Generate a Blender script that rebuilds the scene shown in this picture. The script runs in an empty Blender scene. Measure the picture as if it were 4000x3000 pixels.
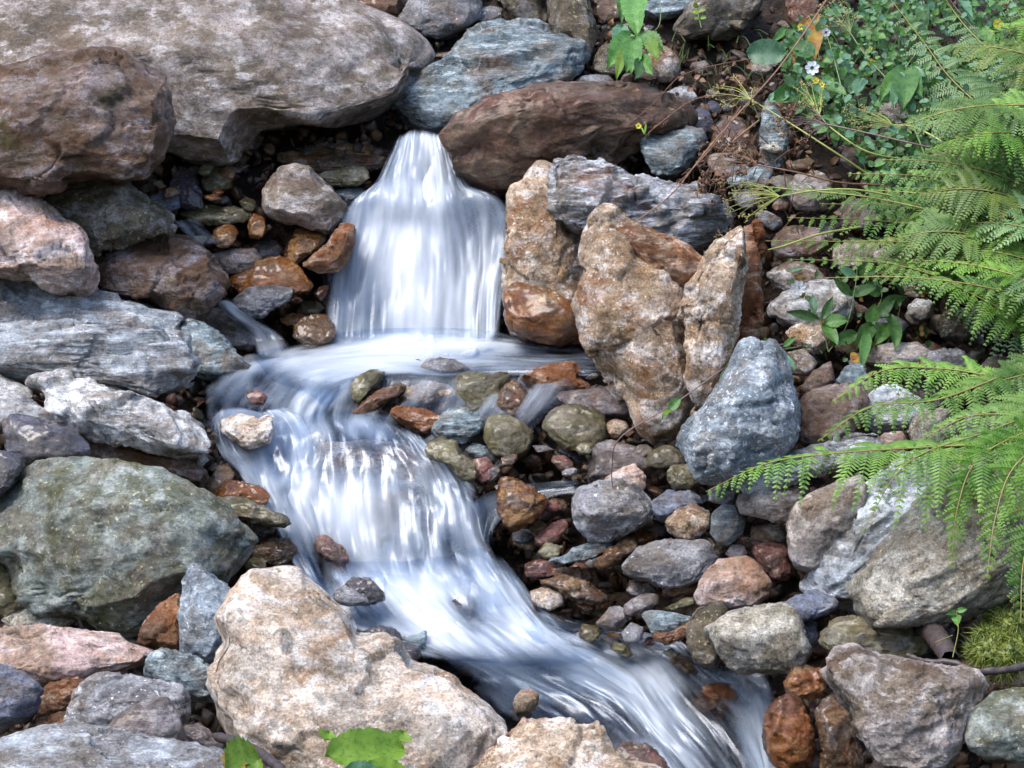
import bpy, bmesh, math, random
import numpy as np
from mathutils import Vector, Matrix
R_ = math.radians
S = bpy.context.scene
# ---------------------------------------------------------------- camera, sky, sun, exposure
LENS = 78.0
W = 36.0 / LENS
PITCH = R_(12)
CAM = np.array([0.0, 0.0, 1.6])
cd = bpy.data.cameras.new("camera"); cam = bpy.data.objects.new("camera", cd); S.collection.objects.link(cam)
cam.location = CAM; cam.rotation_euler = (R_(90) - PITCH, 0, 0)
cd.lens = LENS; cd.sensor_width = 36; cd.clip_end = 500; cd.clip_start = 0.05
S.camera = cam
SUN_EL, SUN_AZ = R_(64), R_(250)      # azimuth the light comes from, clockwise from +Y
wd = bpy.data.worlds.new("World"); S.world = wd; wd.use_nodes = True
nt = wd.node_tree; bg = nt.nodes["Background"]
sky = nt.nodes.new("ShaderNodeTexSky"); sky.sky_type = 'NISHITA'; sky.sun_disc = False
sky.sun_elevation = SUN_EL; sky.sun_rotation = SUN_AZ; sky.air_density = 1.0; sky.dust_density = 2.2; sky.ozone_density = 1.0
nt.links.new(sky.outputs[0], bg.inputs[0]); bg.inputs[1].default_value = 0.15
sl = bpy.data.lights.new("sun", 'SUN'); sl.energy = 1.5; sl.angle = R_(38); sl.color = (1.0, 0.965, 0.92)
so = bpy.data.objects.new("sun", sl); S.collection.objects.link(so)
sd = Vector((math.sin(SUN_AZ) * math.cos(SUN_EL), math.cos(SUN_AZ) * math.cos(SUN_EL), math.sin(SUN_EL)))
so.rotation_euler = sd.to_track_quat('Z', 'Y').to_euler(); so.location = (0, 0, 12)
S.view_settings.view_transform = 'Standard'; S.view_settings.look = 'None'; S.view_settings.gamma = 1.0
S.view_settings.exposure = 1.45
S.cycles.transparent_max_bounces = 24
S.cycles.max_bounces = 6

# ---------------------------------------------------------------- maths helpers
RIGHT = np.array([1.0, 0, 0]); FWD = np.array([0, math.cos(PITCH), -math.sin(PITCH)]); UP = np.array([0, math.sin(PITCH), math.cos(PITCH)])
def P(u, v, d):
    """point of the place seen from the photograph's viewpoint at chart position (u, v), d metres deep"""
    u = np.asarray(u, float); v = np.asarray(v, float); d = np.asarray(d, float)
    x = (u - 1106) / 2212 * W * d; y = -(v - 829.5) / 2212 * W * d
    return CAM + x[..., None] * RIGHT + y[..., None] * UP + d[..., None] * FWD
def T(u, v):
    """depth of the stream-side slope: the channel steps down in two falls"""
    u = np.asarray(u, float); v = np.asarray(v, float)
    t = np.interp(v, [-1400, -600, -200, 0, 200, 285, 430, 600, 740, 800, 940, 1000, 1250, 1330, 1400, 1500, 1659, 2000, 2600],
                  [14.0, 10.6, 9.3, 8.75, 8.30, 8.08, 7.92, 7.80, 7.70, 7.42, 7.16, 7.08, 6.88, 6.74, 6.52, 6.30, 6.02, 5.5, 4.7])
    uc = np.interp(v, [0, 740, 1000, 1300, 1450, 1659], [900, 880, 780, 950, 1250, 1550])
    return t - 0.22 * np.clip((np.abs(u - uc) - 200) / 600, 0, 1)
def _hash(ix, iy, iz, s):
    h = (ix * 374761393 + iy * 668265263 + iz * 2147483647 + s * 1274126177) & 0xFFFFFFFF
    h = ((h ^ (h >> 13)) * 1274126177) & 0xFFFFFFFF
    h = ((h ^ (h >> 16)) * 2246822519) & 0xFFFFFFFF
    return (h ^ (h >> 15))
def noise3(p, s=0):
    p = np.asarray(p, float); i = np.floor(p).astype(np.int64); f = p - i
    w = f * f * f * (f * (f * 6 - 15) + 10); out = 0
    for dx in (0, 1):
        for dy in (0, 1):
            for dz in (0, 1):
                h = _hash(i[:, 0] + dx, i[:, 1] + dy, i[:, 2] + dz, s)
                gx = ((h & 255) / 127.5 - 1); gy = (((h >> 8) & 255) / 127.5 - 1); gz = (((h >> 16) & 255) / 127.5 - 1)
                d = gx * (f[:, 0] - dx) + gy * (f[:, 1] - dy) + gz * (f[:, 2] - dz)
                wt = (w[:, 0] if dx else 1 - w[:, 0]) * (w[:, 1] if dy else 1 - w[:, 1]) * (w[:, 2] if dz else 1 - w[:, 2])
                out = out + wt * d
    return out
def fbm(p, o=4, s=0, g=0.5):
    a = 1.0; r = 0; q = np.asarray(p, float)
    for k in range(o):
        r = r + a * noise3(q, s + k * 17); a *= g; q = q * 2.03 + 3.1
    return r
def tag(o, label=None, cat=None, group=None, kind=None):
    if label: o["label"] = label
    if cat: o["category"] = cat
    if group: o["group"] = group
    if kind: o["kind"] = kind
    return o
def mesh_obj(name, V, F, mat, parent=None, origin=None, smooth=True, uv=None, attrs=None):
    """V (n,3) array in world space, F (m,k) array or list; ONE mesh object"""
    V = np.asarray(V, float)
    if parent is not None:
        base = np.array(parent.location); org = base
    else:
        org = np.array(origin) if origin is not None else V.mean(0)
    me = bpy.data.meshes.new(name)
    L = V - org
    if isinstance(F, np.ndarray):
        n = len(F); k = F.shape[1]
        me.vertices.add(len(L)); me.vertices.foreach_set("co", L.astype(np.float32).ravel())
        me.loops.add(n * k); me.loops.foreach_set("vertex_index", F.astype(np.int32).ravel())
        me.polygons.add(n); me.polygons.foreach_set("loop_start", np.arange(0, n * k, k, dtype=np.int32))
        me.update(calc_edges=True)
    else:
        me.from_pydata([tuple(x) for x in L], [], [tuple(int(i) for i in f) for f in F])
    if smooth: me.polygons.foreach_set("use_smooth", np.ones(len(me.polygons), dtype=bool))
    if uv is not None:
        ul = me.uv_layers.new(name="UVMap"); idx = np.zeros(len(me.loops), dtype=np.int32); me.loops.foreach_get("vertex_index", idx)
        ul.data.foreach_set("uv", np.asarray(uv, np.float32)[idx].ravel())
    if attrs:
        for k_, a in attrs.items():
            at = me.attributes.new(k_, 'FLOAT', 'POINT'); at.data.foreach_set("value", np.asarray(a, np.float32))
    me.materials.append(mat); me.update()
    o = bpy.data.objects.new(name, me); S.collection.objects.link(o)
    if parent is not None: o.parent = parent
    else: o.location = org
    return o
def empty(name, loc, label, cat, group=None):
    o = bpy.data.objects.new(name, None); S.collection.objects.link(o); o.location = tuple(loc); o.empty_display_size = 0.05
    return tag(o, label, cat, group)
def lin(c):
    r = []
    for x in c:
        x = x / 255.0; r.append(x / 12.92 if x <= 0.04045 else ((x + 0.055) / 1.055) ** 2.4)
    return (*r, 1.0)

# ---------------------------------------------------------------- materials
class NT:
    def __init__(self, name):
        self.m = bpy.data.materials.new(name); self.m.use_nodes = True; self.t = self.m.node_tree
        self.b = self.t.nodes["Principled BSDF"]; self.out = self.t.nodes["Material Output"]
    def n(self, ty, **kw):
        x = self.t.nodes.new("ShaderNode" + ty)
        for k, v in kw.items(): setattr(x, k, v)
        return x
    def l(self, a, b): self.t.links.new(a, b)
    def noise(self, vec, scale, detail=4, rough=0.55, dist=0.0):
        x = self.n("TexNoise"); x.inputs["Scale"].default_value = scale; x.inputs["Detail"].default_value = detail
        x.inputs["Roughness"].default_value = rough; x.inputs["Distortion"].default_value = dist
        self.l(vec, x.inputs["Vector"]); return x.outputs["Fac"]
    def ramp(self, fac, a, b):
        x = self.n("MapRange"); x.inputs[1].default_value = a; x.inputs[2].default_value = b; x.interpolation_type = 'SMOOTHSTEP'
        self.l(fac, x.inputs[0]); return x.outputs[0]
    def mix(self, fac, a, b, mode='MIX'):
        x = self.n("Mix"); x.data_type = 'RGBA'; x.blend_type = mode
        if isinstance(fac, float): x.inputs[0].default_value = fac
        else: self.l(fac, x.inputs[0])
        for k, c in ((6, a), (7, b)):
            if isinstance(c, tuple): x.inputs[k].default_value = c
            else: self.l(c, x.inputs[k])
        return x.outputs[2]
    def math(self, op, a, b=0.0, c=None, clamp=False):
        x = self.n("Math", operation=op, use_clamp=clamp)
        for k, c_ in enumerate((a, b) if c is None else (a, b, c)):
            if isinstance(c_, (int, float)): x.inputs[k].default_value = c_
            else: self.l(c_, x.inputs[k])
        return x.outputs[0]
    def bump(self, h, s, d, nrm=None):
        x = self.n("Bump"); x.inputs["Strength"].default_value = s; x.inputs["Distance"].default_value = d
        self.l(h, x.inputs["Height"])
        if nrm is not None: self.l(nrm, x.inputs["Normal"])
        return x.outputs[0]

def rockmat(name, c1, c2, c3, sc=1.0, rot=(0.3, 0.2, 0.5), strata=5.0, spots=0.0, spotc=(225, 225, 225), rust=0.0, rustc=(150, 85, 40),
            moss=0.0, rough=0.8, cracks=0.5, grain=0.35, wet=0.0, vein=0.25):
    M = NT(name); tc = M.n("TexCoord"); oi = M.n("ObjectInfo")
    add = M.n("VectorMath", operation='ADD'); M.l(tc.outputs["Object"], add.inputs[0])
    rn = M.math('MULTIPLY', oi.outputs["Random"], 37.0); cb = M.n("CombineXYZ"); M.l(rn, cb.inputs[0]); M.l(rn, cb.inputs[1]); M.l(cb.outputs[0], add.inputs[1])
    v0 = add.outputs[0]
    mp = M.n("Mapping"); mp.inputs["Rotation"].default_value = rot; mp.inputs["Scale"].default_value = (1.0, 1.0, strata); M.l(v0, mp.inputs[0]); vs = mp.outputs[0]
    big = M.noise(v0, 5.5 * sc, 9, 0.68, 0.2)
    st = M.noise(vs, 10 * sc, 9, 0.72, 0.25)
    st2 = M.noise(vs, 34 * sc, 8, 0.75, 0.1)
    med = M.noise(v0, 42, 7, 0.78)
    fine = M.noise(v0, 150, 3, 0.7)
    gr = M.noise(v0, 420, 2, 0.6)
    col = M.mix(M.ramp(big, 0.43, 0.57), lin(c1), lin(c2))
    col = M.mix(M.ramp(st, 0.49, 0.60), col, lin(c3))
    dk = tuple(x * 0.45 for x in lin(c2)[:3]) + (1.0,)
    col = M.mix(M.math('MULTIPLY', M.ramp(st2, 0.54, 0.66), 0.7), col, dk)
    if vein > 0:
        lt = tuple(min(0.75, x * 1.25 + 0.04) for x in lin(c3)[:3]) + (1.0,)
        col = M.mix(M.math('MULTIPLY', M.ramp(st2, 0.44, 0.30), vein * 1.6, clamp=True), col, lt)
    # warm and cool mineral drift
    warm = M.noise(v0, 9 * sc, 8, 0.7, 0.4)
    col = M.mix(M.math('MULTIPLY', M.ramp(warm, 0.47, 0.62), 0.55), col, (0.205, 0.158, 0.108, 1), 'MIX')
    if rust > 0:
        rm = M.math('MULTIPLY', M.ramp(M.noise(v0, 4.2 * sc, 5, 0.62, 0.8), 0.60 - 0.25 * rust, 0.74 - 0.25 * rust), min(0.9, 0.4 + 0.4 * rust))
        rc = M.mix(M.ramp(med, 0.4, 0.6), lin(rustc), tuple(x * 0.4 for x in lin(rustc)[:3]) + (1.0,))
        col = M.mix(rm, col, rc)
    if moss > 0:
        mm = M.math('MULTIPLY', M.ramp(M.noise(v0, 7 * sc, 6, 0.7, 0.5), 0.62 - 0.22 * moss, 0.78 - 0.2 * moss), 0.8)
        col = M.mix(mm, col, M.mix(M.ramp(fine, 0.4, 0.6), lin((92, 88, 40)), lin((58, 60, 30))))
    if spots > 0:
        sp = M.ramp(M.noise(v0, 75, 2, 0.5), 0.70 - 0.1 * spots, 0.74 - 0.1 * spots)
        sp2 = M.ramp(M.noise(v0, 30 if spots < 0.8 else 19, 3, 0.6), 0.70 - 0.08 * spots, 0.75 - 0.08 * spots)
        col = M.mix(M.math('MULTIPLY', M.math('MAXIMUM', sp, sp2), 0.75), col, lin(spotc))
    # light and dark mineral patches
    tn = M.noise(vs, 4.5 * sc, 10, 0.74, 0.15); tv = M.math('MULTIPLY_ADD', M.math('SUBTRACT', tn, 0.5), 3.4, 1.22); tv = M.math('MINIMUM', M.math('MAXIMUM', tv, 0.5), 1.85)
    tc_ = M.n("CombineXYZ")
    for k in range(3): M.l(tv, tc_.inputs[k])
    col = M.mix(1.0, col, tc_.outputs[0], 'MULTIPLY')
    # grain
    g = M.math('ADD', M.math('MULTIPLY', M.math('SUBTRACT', fine, 0.5), 4.0 * grain), M.math('MULTIPLY', M.math('SUBTRACT', gr, 0.5), 2.2 * grain))
    g = M.math('ADD', g, M.math('MULTIPLY', M.math('SUBTRACT', med, 0.5), 2.6))
    g = M.math('MAXIMUM', M.math('ADD', g, 1.0), 0.25)
    gv = M.n("CombineXYZ");
    for k in range(3): M.l(g, gv.inputs[k])
    col = M.mix(1.0, col, gv.outputs[0], 'MULTIPLY')
    # cracks
    vo = M.n("TexVoronoi", feature='DISTANCE_TO_EDGE'); vo.inputs["Scale"].default_value = 3.6 * sc
    wv = M.n("VectorMath", operation='ADD'); M.l(vs, wv.inputs[0]); nz = M.n("TexNoise"); nz.inputs["Scale"].default_value = 6 * sc; nz.inputs["Detail"].default_value = 5; M.l(v0, nz.inputs["Vector"])
    sc_ = M.n("VectorMath", operation='SCALE'); sc_.inputs[3].default_value = 0.5; M.l(nz.outputs["Color"], sc_.inputs[0]); M.l(sc_.outputs[0], wv.inputs[1]); M.l(wv.outputs[0], vo.inputs["Vector"])
    ck = M.ramp(vo.outputs["Distance"], 0.012, 0.0); ckm = M.math('MULTIPLY', M.math('MULTIPLY', ck, M.ramp(big, 0.5, 0.62)), cracks * 0.6)
    col = M.mix(ckm, col, (0.03, 0.026, 0.022, 1))
    # per-stone tone
    hv = M.n("HueSaturation"); hv.inputs["Saturation"].default_value = 1.08
    M.l(M.math('MULTIPLY_ADD', oi.outputs["Random"], 0.36, 0.82), hv.inputs["Value"]); M.l(col, hv.inputs["Color"])
    M.l(hv.outputs[0], M.b.inputs["Base Color"])
    # roughness
    rr = M.math('MULTIPLY_ADD', med, 0.5, rough - 0.25 - wet * 0.45, clamp=True); M.l(rr, M.b.inputs["Roughness"])
    M.b.inputs["Specular IOR Level"].default_value = 0.35 + 0.25 * wet; M.b.inputs['Coat Weight'].default_value = 0.75 * wet; M.b.inputs['Coat Roughness'].default_value = 0.16
    # relief
    h = M.math('ADD', M.math('MULTIPLY', st, 1.0), M.math('MULTIPLY', st2, 0.6)); h = M.math('ADD', h, M.math('MULTIPLY', med, 1.1))
    h = M.math('SUBTRACT', h, M.math('MULTIPLY', ckm, 0.6))
    b1 = M.bump(h, 1.0, 0.03); h2 = M.math('ADD', M.math('MULTIPLY', fine, 0.8), gr)
    b2 = M.bump(h2, 0.7, 0.006, b1); M.l(b2, M.b.inputs["Normal"])
    return M.m
K = {}
K['gp'] = rockmat('grey_purple_rock', (172, 162, 158), (124, 112, 100), (194, 187, 184), sc=1.0, strata=2.2, vein=0.1, moss=0.12, rust=0.3, rustc=(110, 80, 55), cracks=0.8)
K['gw'] = rockmat('warm_grey_rock', (132, 114, 106), (104, 80, 64), (158, 147, 147), sc=0.9, strata=2.0, rust=0.55, rustc=(112, 78, 48), moss=0.35)
K['og'] = rockmat('olive_grey_rock', (126, 118, 108), (96, 88, 72), (150, 146, 142), strata=1.6, moss=0.4, spots=0.5, spotc=(190, 180, 140))
K['pk'] = rockmat('pink_rock', (208, 184, 178), (176, 150, 134), (220, 206, 202), sc=0.8, strata=2.4, rust=0.35, rustc=(160, 105, 60))
K['lg'] = rockmat('pale_layered_rock', (184, 192, 200), (150, 148, 148), (208, 214, 220), sc=0.8, rot=(0.12, -0.1, 0), strata=7, spots=0.25, moss=0.1, vein=0.4)
K['wh'] = rockmat('whitish_rock', (208, 208, 208), (166, 160, 156), (222, 224, 226), sc=1.1, rot=(0.2, 0.5, 0), strata=3.5, spots=0.2, spotc=(70, 66, 80), rust=0.25, rustc=(150, 105, 60))
K['dk'] = rockmat('dark_wet_rock', (66, 60, 66), (44, 39, 40), (88, 84, 96), strata=3, rough=0.5, wet=0.9, cracks=0.2, vein=0)
K['gg'] = rockmat('green_grey_rock', (140, 148, 142), (106, 108, 90), (172, 177, 172), sc=0.9, strata=1.5, moss=0.6, spots=0.4, spotc=(190, 190, 160))
K['ru'] = rockmat('rusty_wet_rock', (150, 98, 52), (96, 60, 34), (182, 140, 92), strata=2.5, rust=0.7, rustc=(150, 86, 38), rough=0.55, wet=0.8)
K['tp'] = rockmat('pinkish_granite_rock', (236, 222, 208), (212, 188, 166), (240, 234, 228), sc=1.0, rot=(0.3, 0.6, 0), strata=2.6, grain=0.5, rust=0.22, rustc=(165, 115, 75), spots=0.3, spotc=(228, 222, 214))
K['te'] = rockmat('teal_grey_slate_rock', (138, 152, 158), (104, 116, 120), (180, 192, 197), rot=(0.5, -0.25, 0), strata=6, rust=0.3, rustc=(135, 88, 42), vein=0.5)
K['rb'] = rockmat('red_brown_rock', (108, 78, 62), (76, 58, 42), (136, 110, 92), sc=0.9, rot=(0.3, -0.3, 0), strata=2.2, rust=0.3, rustc=(120, 62, 34), rough=0.65, wet=0.3)
K['ta'] = rockmat('tan_rock', (190, 170, 150), (148, 122, 96), (224, 214, 206), sc=1.1, strata=1.6, rust=0.35, rustc=(150, 88, 42), grain=0.55, spots=0.3, spotc=(205, 190, 170))
K['or'] = rockmat('orange_face_rock', (152, 112, 84), (112, 76, 54), (190, 164, 146), sc=0.9, rot=(0.1, 1.3, 0), strata=3, rust=0.5, rustc=(142, 78, 36))
K['bw'] = rockmat('blue_white_rock', (166, 177, 187), (134, 145, 154), (200, 209, 217), rot=(0, 1.2, 0), strata=2.6, spots=0.9, spotc=(226, 232, 238))
K['mo'] = rockmat('mossy_wet_rock', (116, 108, 74), (84, 78, 48), (148, 142, 122), strata=2.5, moss=0.6, rough=0.6, wet=0.6)
K['pu'] = rockmat('purple_grey_rock', (122, 112, 110), (90, 80, 78), (150, 143, 144), strata=2.5, rough=0.7, wet=0.4, rust=0.15)
K['bn'] = rockmat('brown_wet_rock', (108, 80, 54), (68, 50, 35), (144, 114, 84), strata=3, rust=0.5, rustc=(130, 78, 40), rough=0.55, wet=0.8, moss=0.2)
K['sc'] = rockmat('streaky_schist_rock', (154, 156, 162), (112, 108, 104), (198, 202, 208), rot=(0.1, -0.3, 0), strata=8, vein=0.6, moss=0.15, rust=0.15)
K['tb'] = rockmat('rough_tan_grey_rock', (188, 182, 170), (154, 146, 130), (206, 202, 192), strata=1.5, moss=0.25, grain=0.6, spots=0.5, spotc=(196, 186, 150))
K['gy'] = rockmat('plain_grey_rock', (146, 146, 150), (112, 110, 112), (172, 172, 176), strata=2.4, spots=0.3, rust=0.15)
K['ba'] = rockmat('blue_grey_rock', (134, 140, 158), (104, 106, 122), (160, 166, 182), strata=2.5)
K['rd'] = rockmat('red_wet_rock', (128, 84, 74), (88, 56, 48), (160, 124, 114), strata=2.5, rough=0.55, wet=0.7)

def groundmat():
    M = NT('dark_wet_soil'); tc = M.n("TexCoord"); v = tc.outputs["Object"]
    a = M.noise(v, 9, 6, 0.7); b = M.noise(v, 60, 5, 0.7)
    c = M.mix(M.ramp(a, 0.4, 0.6), lin((52, 40, 30)), lin((84, 62, 42)))
    c = M.mix(M.ramp(b, 0.35, 0.65), c, lin((30, 25, 22))); M.l(c, M.b.inputs["Base Color"])
    M.l(M.math('MULTIPLY_ADD', b, 0.7, 0.15), M.b.inputs["Roughness"]); M.l(M.bump(b, 0.9, 0.03), M.b.inputs["Normal"])
    return M.m
K['soil'] = groundmat()
def plantmat(name, c1, c2, trans=0.35, rough=0.5, sc=30, vein=False):
    M = NT(name); tc = M.n("TexCoord"); oi = M.n("ObjectInfo")
    f = M.noise(tc.outputs["Object"], sc, 6, 0.7); c = M.mix(M.ramp(f, 0.36, 0.64), lin(c1), lin(c2)); f2 = M.noise(tc.outputs["Object"], sc * 4, 5, 0.75); c = M.mix(M.math('MULTIPLY', M.ramp(f2, 0.3, 0.5), 1.0), tuple(x * .55 for x in lin(c1)[:3]) + (1.0,), c)
    if name.startswith('fern_'): c = M.mix(M.math('MULTIPLY', M.ramp(M.noise(tc.outputs["Object"], 14, 5, 0.7), 0.6, 0.7), 0.5), c, lin((150, 130, 60)))
    hv = M.n("HueSaturation"); M.l(M.math('MULTIPLY_ADD', oi.outputs["Random"], 0.5, 0.75), hv.inputs["Value"]); M.l(c, hv.inputs["Color"]); c = hv.outputs[0]
    M.l(c, M.b.inputs["Base Color"]); M.b.inputs["Roughness"].default_value = rough
    tr = M.n("BsdfTranslucent"); M.l(c, tr.inputs[0]); mx = M.n("MixShader"); mx.inputs[0].default_value = trans
    M.l(M.b.outputs[0], mx.inputs[1]); M.l(tr.outputs[0], mx.inputs[2]); M.l(mx.outputs[0], M.out.inputs[0])
    return M.m

def added_bankmat():
    M = NT('added_bank_surface'); tc = M.n("TexCoord"); a = M.noise(tc.outputs["Object"], 1.5, 6, 0.7)
    M.l(M.mix(M.ramp(a, 0.4, 0.6), lin((58, 66, 34)), lin((92, 84, 56))), M.b.inputs["Base Color"]); M.b.inputs["Roughness"].default_value = 0.9
    return M.m
K['bank'] = added_bankmat()
# ---------------------------------------------------------------- ground
def ground():
    us = np.concatenate([np.linspace(-9000, -700, 16)[:-1], np.linspace(-700, 2900, 260), np.linspace(2900, 11000, 16)[1:]])
    vs = np.concatenate([np.linspace(-1500, -200, 24)[:-1], np.linspace(-200, 1900, 190), np.linspace(1900, 2900, 14)[1:]])
    U, V_ = np.meshgrid(us, vs); D = T(U, V_) + 0.13; X = P(U, V_, D).reshape(-1, 3)
    n = fbm(X * 3.0, 5, 5); X = X + (n * 0.10)[:, None] * np.array([0, -0.6, 0.8])
    h, w = U.shape; i = np.arange(h * w).reshape(h, w)
    F = np.stack([i[1:, :-1], i[1:, 1:], i[:-1, 1:], i[:-1, :-1]], -1).reshape(-1, 4)
    tag(mesh_obj('ground', X, F, K['soil'], origin=(0, 7, 0)), kind='structure')
ground()
def added_bank():  # unseen bank added behind the camera to cut low sky light on front faces
    xs = np.linspace(-40, 40, 90); ys = np.linspace(-26, -1.2, 60); X_, Y_ = np.meshgrid(xs, ys)
    Z = -3.2 + np.clip(-Y_ - 4.0, 0, 99) * 0.6; q = np.stack([X_.ravel(), Y_.ravel(), Z.ravel()], -1); q[:, 2] += 1.2 * fbm(q * 0.35, 4, 8)
    h, w = X_.shape; i = np.arange(h * w).reshape(h, w); F = np.stack([i[:-1, :-1], i[:-1, 1:], i[1:, 1:], i[1:, :-1]], -1).reshape(-1, 4)
    tag(mesh_obj('unseen_sky_blocking_bank', q, F, K['bank'], origin=(0, -8, 0)), kind='structure')
added_bank()

# ---------------------------------------------------------------- rocks
def sdv0(a): return np.array([math.sin(R_(a)), 0.25, math.cos(R_(a))])
_ICO = {}
def ico(n):
    if n not in _ICO:
        bm = bmesh.new(); bmesh.ops.create_icosphere(bm, subdivisions=n, radius=1.0)
        bm.verts.ensure_lookup_table(); v = np.array([x.co[:] for x in bm.verts]); f = np.array([[l.index for l in x.verts] for x in bm.faces]); bm.free()
        _ICO[n] = (v, f)
    return _ICO[n]
ROCKS = []
def rock(poly, mat, label, dd=0.0, lean=0.45, thick=0.5, ridge=None, top=0.9, front=0.22, fac=8, rough=1.0, strata=0.0, sdir=0.0, cuts=(), seed=None,
         name='boulder', cat='boulder', group=None, lvl=None, kind=None):
    poly = np.array(poly, float).reshape(-1, 2)
    seed = len(ROCKS) + 11 if seed is None else seed
    rs = np.random.RandomState(seed)
    x, y = poly[:, 0], poly[:, 1]; x2, y2 = np.roll(x, -1), np.roll(y, -1); cr = x * y2 - x2 * y; A = cr.sum() / 2
    cx = ((x + x2) * cr).sum() / (6 * A); cy = ((y + y2) * cr).sum() / (6 * A)
    w = x.max() - x.min(); h = y.max() - y.min(); sz = max(w, h)
    if lvl is None: lvl = 6 if sz > 240 else (5 if sz > 85 else 4)
    v, f = ico(lvl)
    # radius of the outline at every angle
    th = np.linspace(-math.pi, math.pi, 1081); R = np.zeros_like(th); dx, dy = np.cos(th), np.sin(th)
    for k in range(len(poly)):
        ax, ay = x[k] - cx, -(y[k] - cy); bx, by = x2[k] - cx, -(y2[k] - cy); ex, ey = bx - ax, by - ay
        den = dx * ey - dy * ex; den = np.where(np.abs(den) < 1e-9, 1e-9, den)
        t = (ax * ey - ay * ex) / den; s = (ax * dy - ay * dx) / den
        R = np.where((t > 0) & (s >= -1e-6) & (s <= 1 + 1e-6), np.maximum(R, t), R)
    R[R <= 0] = np.median(R)
    kk = 4; R = np.convolve(np.concatenate([R[-kk - 1:-1], R, R[1:kk + 1]]), np.ones(kk) / kk, 'same')[kk:-kk]
    ang = np.stack([np.cos(th), np.sin(th), np.full_like(th, seed * 1.7)], -1)
    sm = sz < 150; R = R * (1.02 if sm else 1.045) * (1 + (0.8 if sm else 1) * rough * (0.045 * fbm(ang * 3.5, 5, seed, 0.6)))
    a = np.arctan2(v[:, 1], v[:, 0]); rho = np.clip(np.hypot(v[:, 0], v[:, 1]), 0, 1)
    r = np.interp(a, th, R) * rho ** 0.8
    uu = cx + r * np.cos(a); vv = cy - r * np.sin(a)
    d0 = float(T(cx, cy + 0.22 * h)) - dd; px = W * d0 / 2212
    Hh = thick * min(w, h) * px * 1.15
    xn = (uu - cx) / (w / 2); yn = -(vv - cy) / (h / 2)
    if ridge is None: ridge = rs.uniform(-0.05, 0.45)
    tilt = rs.uniform(-0.3, 0.3)
    env = np.abs(v[:, 2]) ** (0.34 if sm else 0.42) * Hh
    q = yn * math.cos(tilt) + xn * math.sin(tilt) - ridge
    wob = 0.035 * fbm(np.stack([xn * 2.2, yn * 2.2, np.full_like(xn, seed)], -1), 4, seed + 3)
    pl = [1 - top * q + wob, 1 + front * q + wob]
    # flat broken faces: planes touching a low dome, so the front is a crisp polyhedron
    un, vn_ = rho ** 0.8 * np.cos(a), rho ** 0.8 * np.sin(a)
    Kf = 11 if rough < 0.65 else (6 if sz < 90 else 8 if lvl < 6 else 11)
    for k in range(Kf):
        ri = math.sqrt(rs.uniform(0.02, 0.95)); ph = rs.uniform(0, 2 * math.pi); hi = math.sqrt(1 - ri ** 2.6); sl_ = -1.3 * ri ** 1.6 / max(hi, 0.2) * rs.uniform(0.8, 1.3)
        pl.append(hi + sl_ * (un * math.cos(ph) + vn_ * math.sin(ph) - ri) + rs.uniform(-0.16, 0.04) + wob * rs.uniform(0.3, 1.2))
    for k in range(int(Kf * 0.9)):       # smaller chips along the edges
        ri = math.sqrt(rs.uniform(0.1, 0.95)); ph = rs.uniform(0, 2 * math.pi); hi = math.sqrt(1 - ri ** 2.6); sl_ = -1.3 * ri ** 1.6 / max(hi, 0.2) * rs.uniform(0.7, 1.4)
        pl.append(hi + sl_ * (un * math.cos(ph) + vn_ * math.sin(ph) - ri) + rs.uniform(0.0, 0.16) + wob)
    for (ph, s, o) in cuts:
        ph = R_(ph); pl.append(1.0 - s * (xn * math.cos(ph) + yn * math.sin(ph) - o) + wob)
    cap = np.min(pl, 0) * Hh
    z = np.where(v[:, 2] > 0, np.maximum(np.minimum(env, cap), -0.3 * env), -env)
    z = z - lean * (-(vv - cy)) * px
    X = P(uu, vv, d0 - z); C0 = P(cx, cy, d0)
    # chips and surface relief along normals
    size = sz * px
    es = np.array([w / 2 * px, Hh * 1.2, h / 2 * px]); qw = 0.03 * np.stack([fbm((X - C0) / size * 5 + 5 * j, 3, seed + 60 + j) for j in range(3)], -1) * size
    for k in range(24):
        n = rs.normal(size=3); n /= np.linalg.norm(n); n[1] -= 0.45; n = n / es; n /= np.linalg.norm(n)
        pr = (X + 0.4 * qw - C0) @ n; m = np.percentile(pr, 99.5); lim = m * (rs.uniform(0.93, 0.985) if sz > 230 else rs.uniform(0.92, 0.99)); ex = np.maximum(pr - lim, 0); X = X - (ex * 0.96)[:, None] * n
    def normals(X):
        fn = np.cross(X[f[:, 1]] - X[f[:, 0]], X[f[:, 2]] - X[f[:, 0]]); vn = np.zeros_like(X)
        for j in range(3): np.add.at(vn, f[:, j], fn)
        return vn / (np.linalg.norm(vn, axis=1)[:, None] + 1e-12)
    vn = normals(X); q3 = (X - C0) / size
    ss = min(size, 0.6)
    rid = 1 - np.abs(fbm(q3 * 4 + seed, 4, seed + 5)) * 2.2
    disp = ss * rough * (0.017 * fbm(q3 * 2.6 + seed * 0.37, 6, seed, 0.55) + 0.009 * rid - 0.008)
    sdv = np.array([math.sin(R_(sdir)), 0.25, math.cos(R_(sdir))]); sp = (q3 @ sdv)
    tr = np.stack([q3[:, 0] * 2.2, q3[:, 1] * 2.2, sp * 16], -1)
    disp += ss * (0.010 + 0.022 * strata) * fbm(tr + seed, 4, seed + 9, 0.6)
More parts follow.
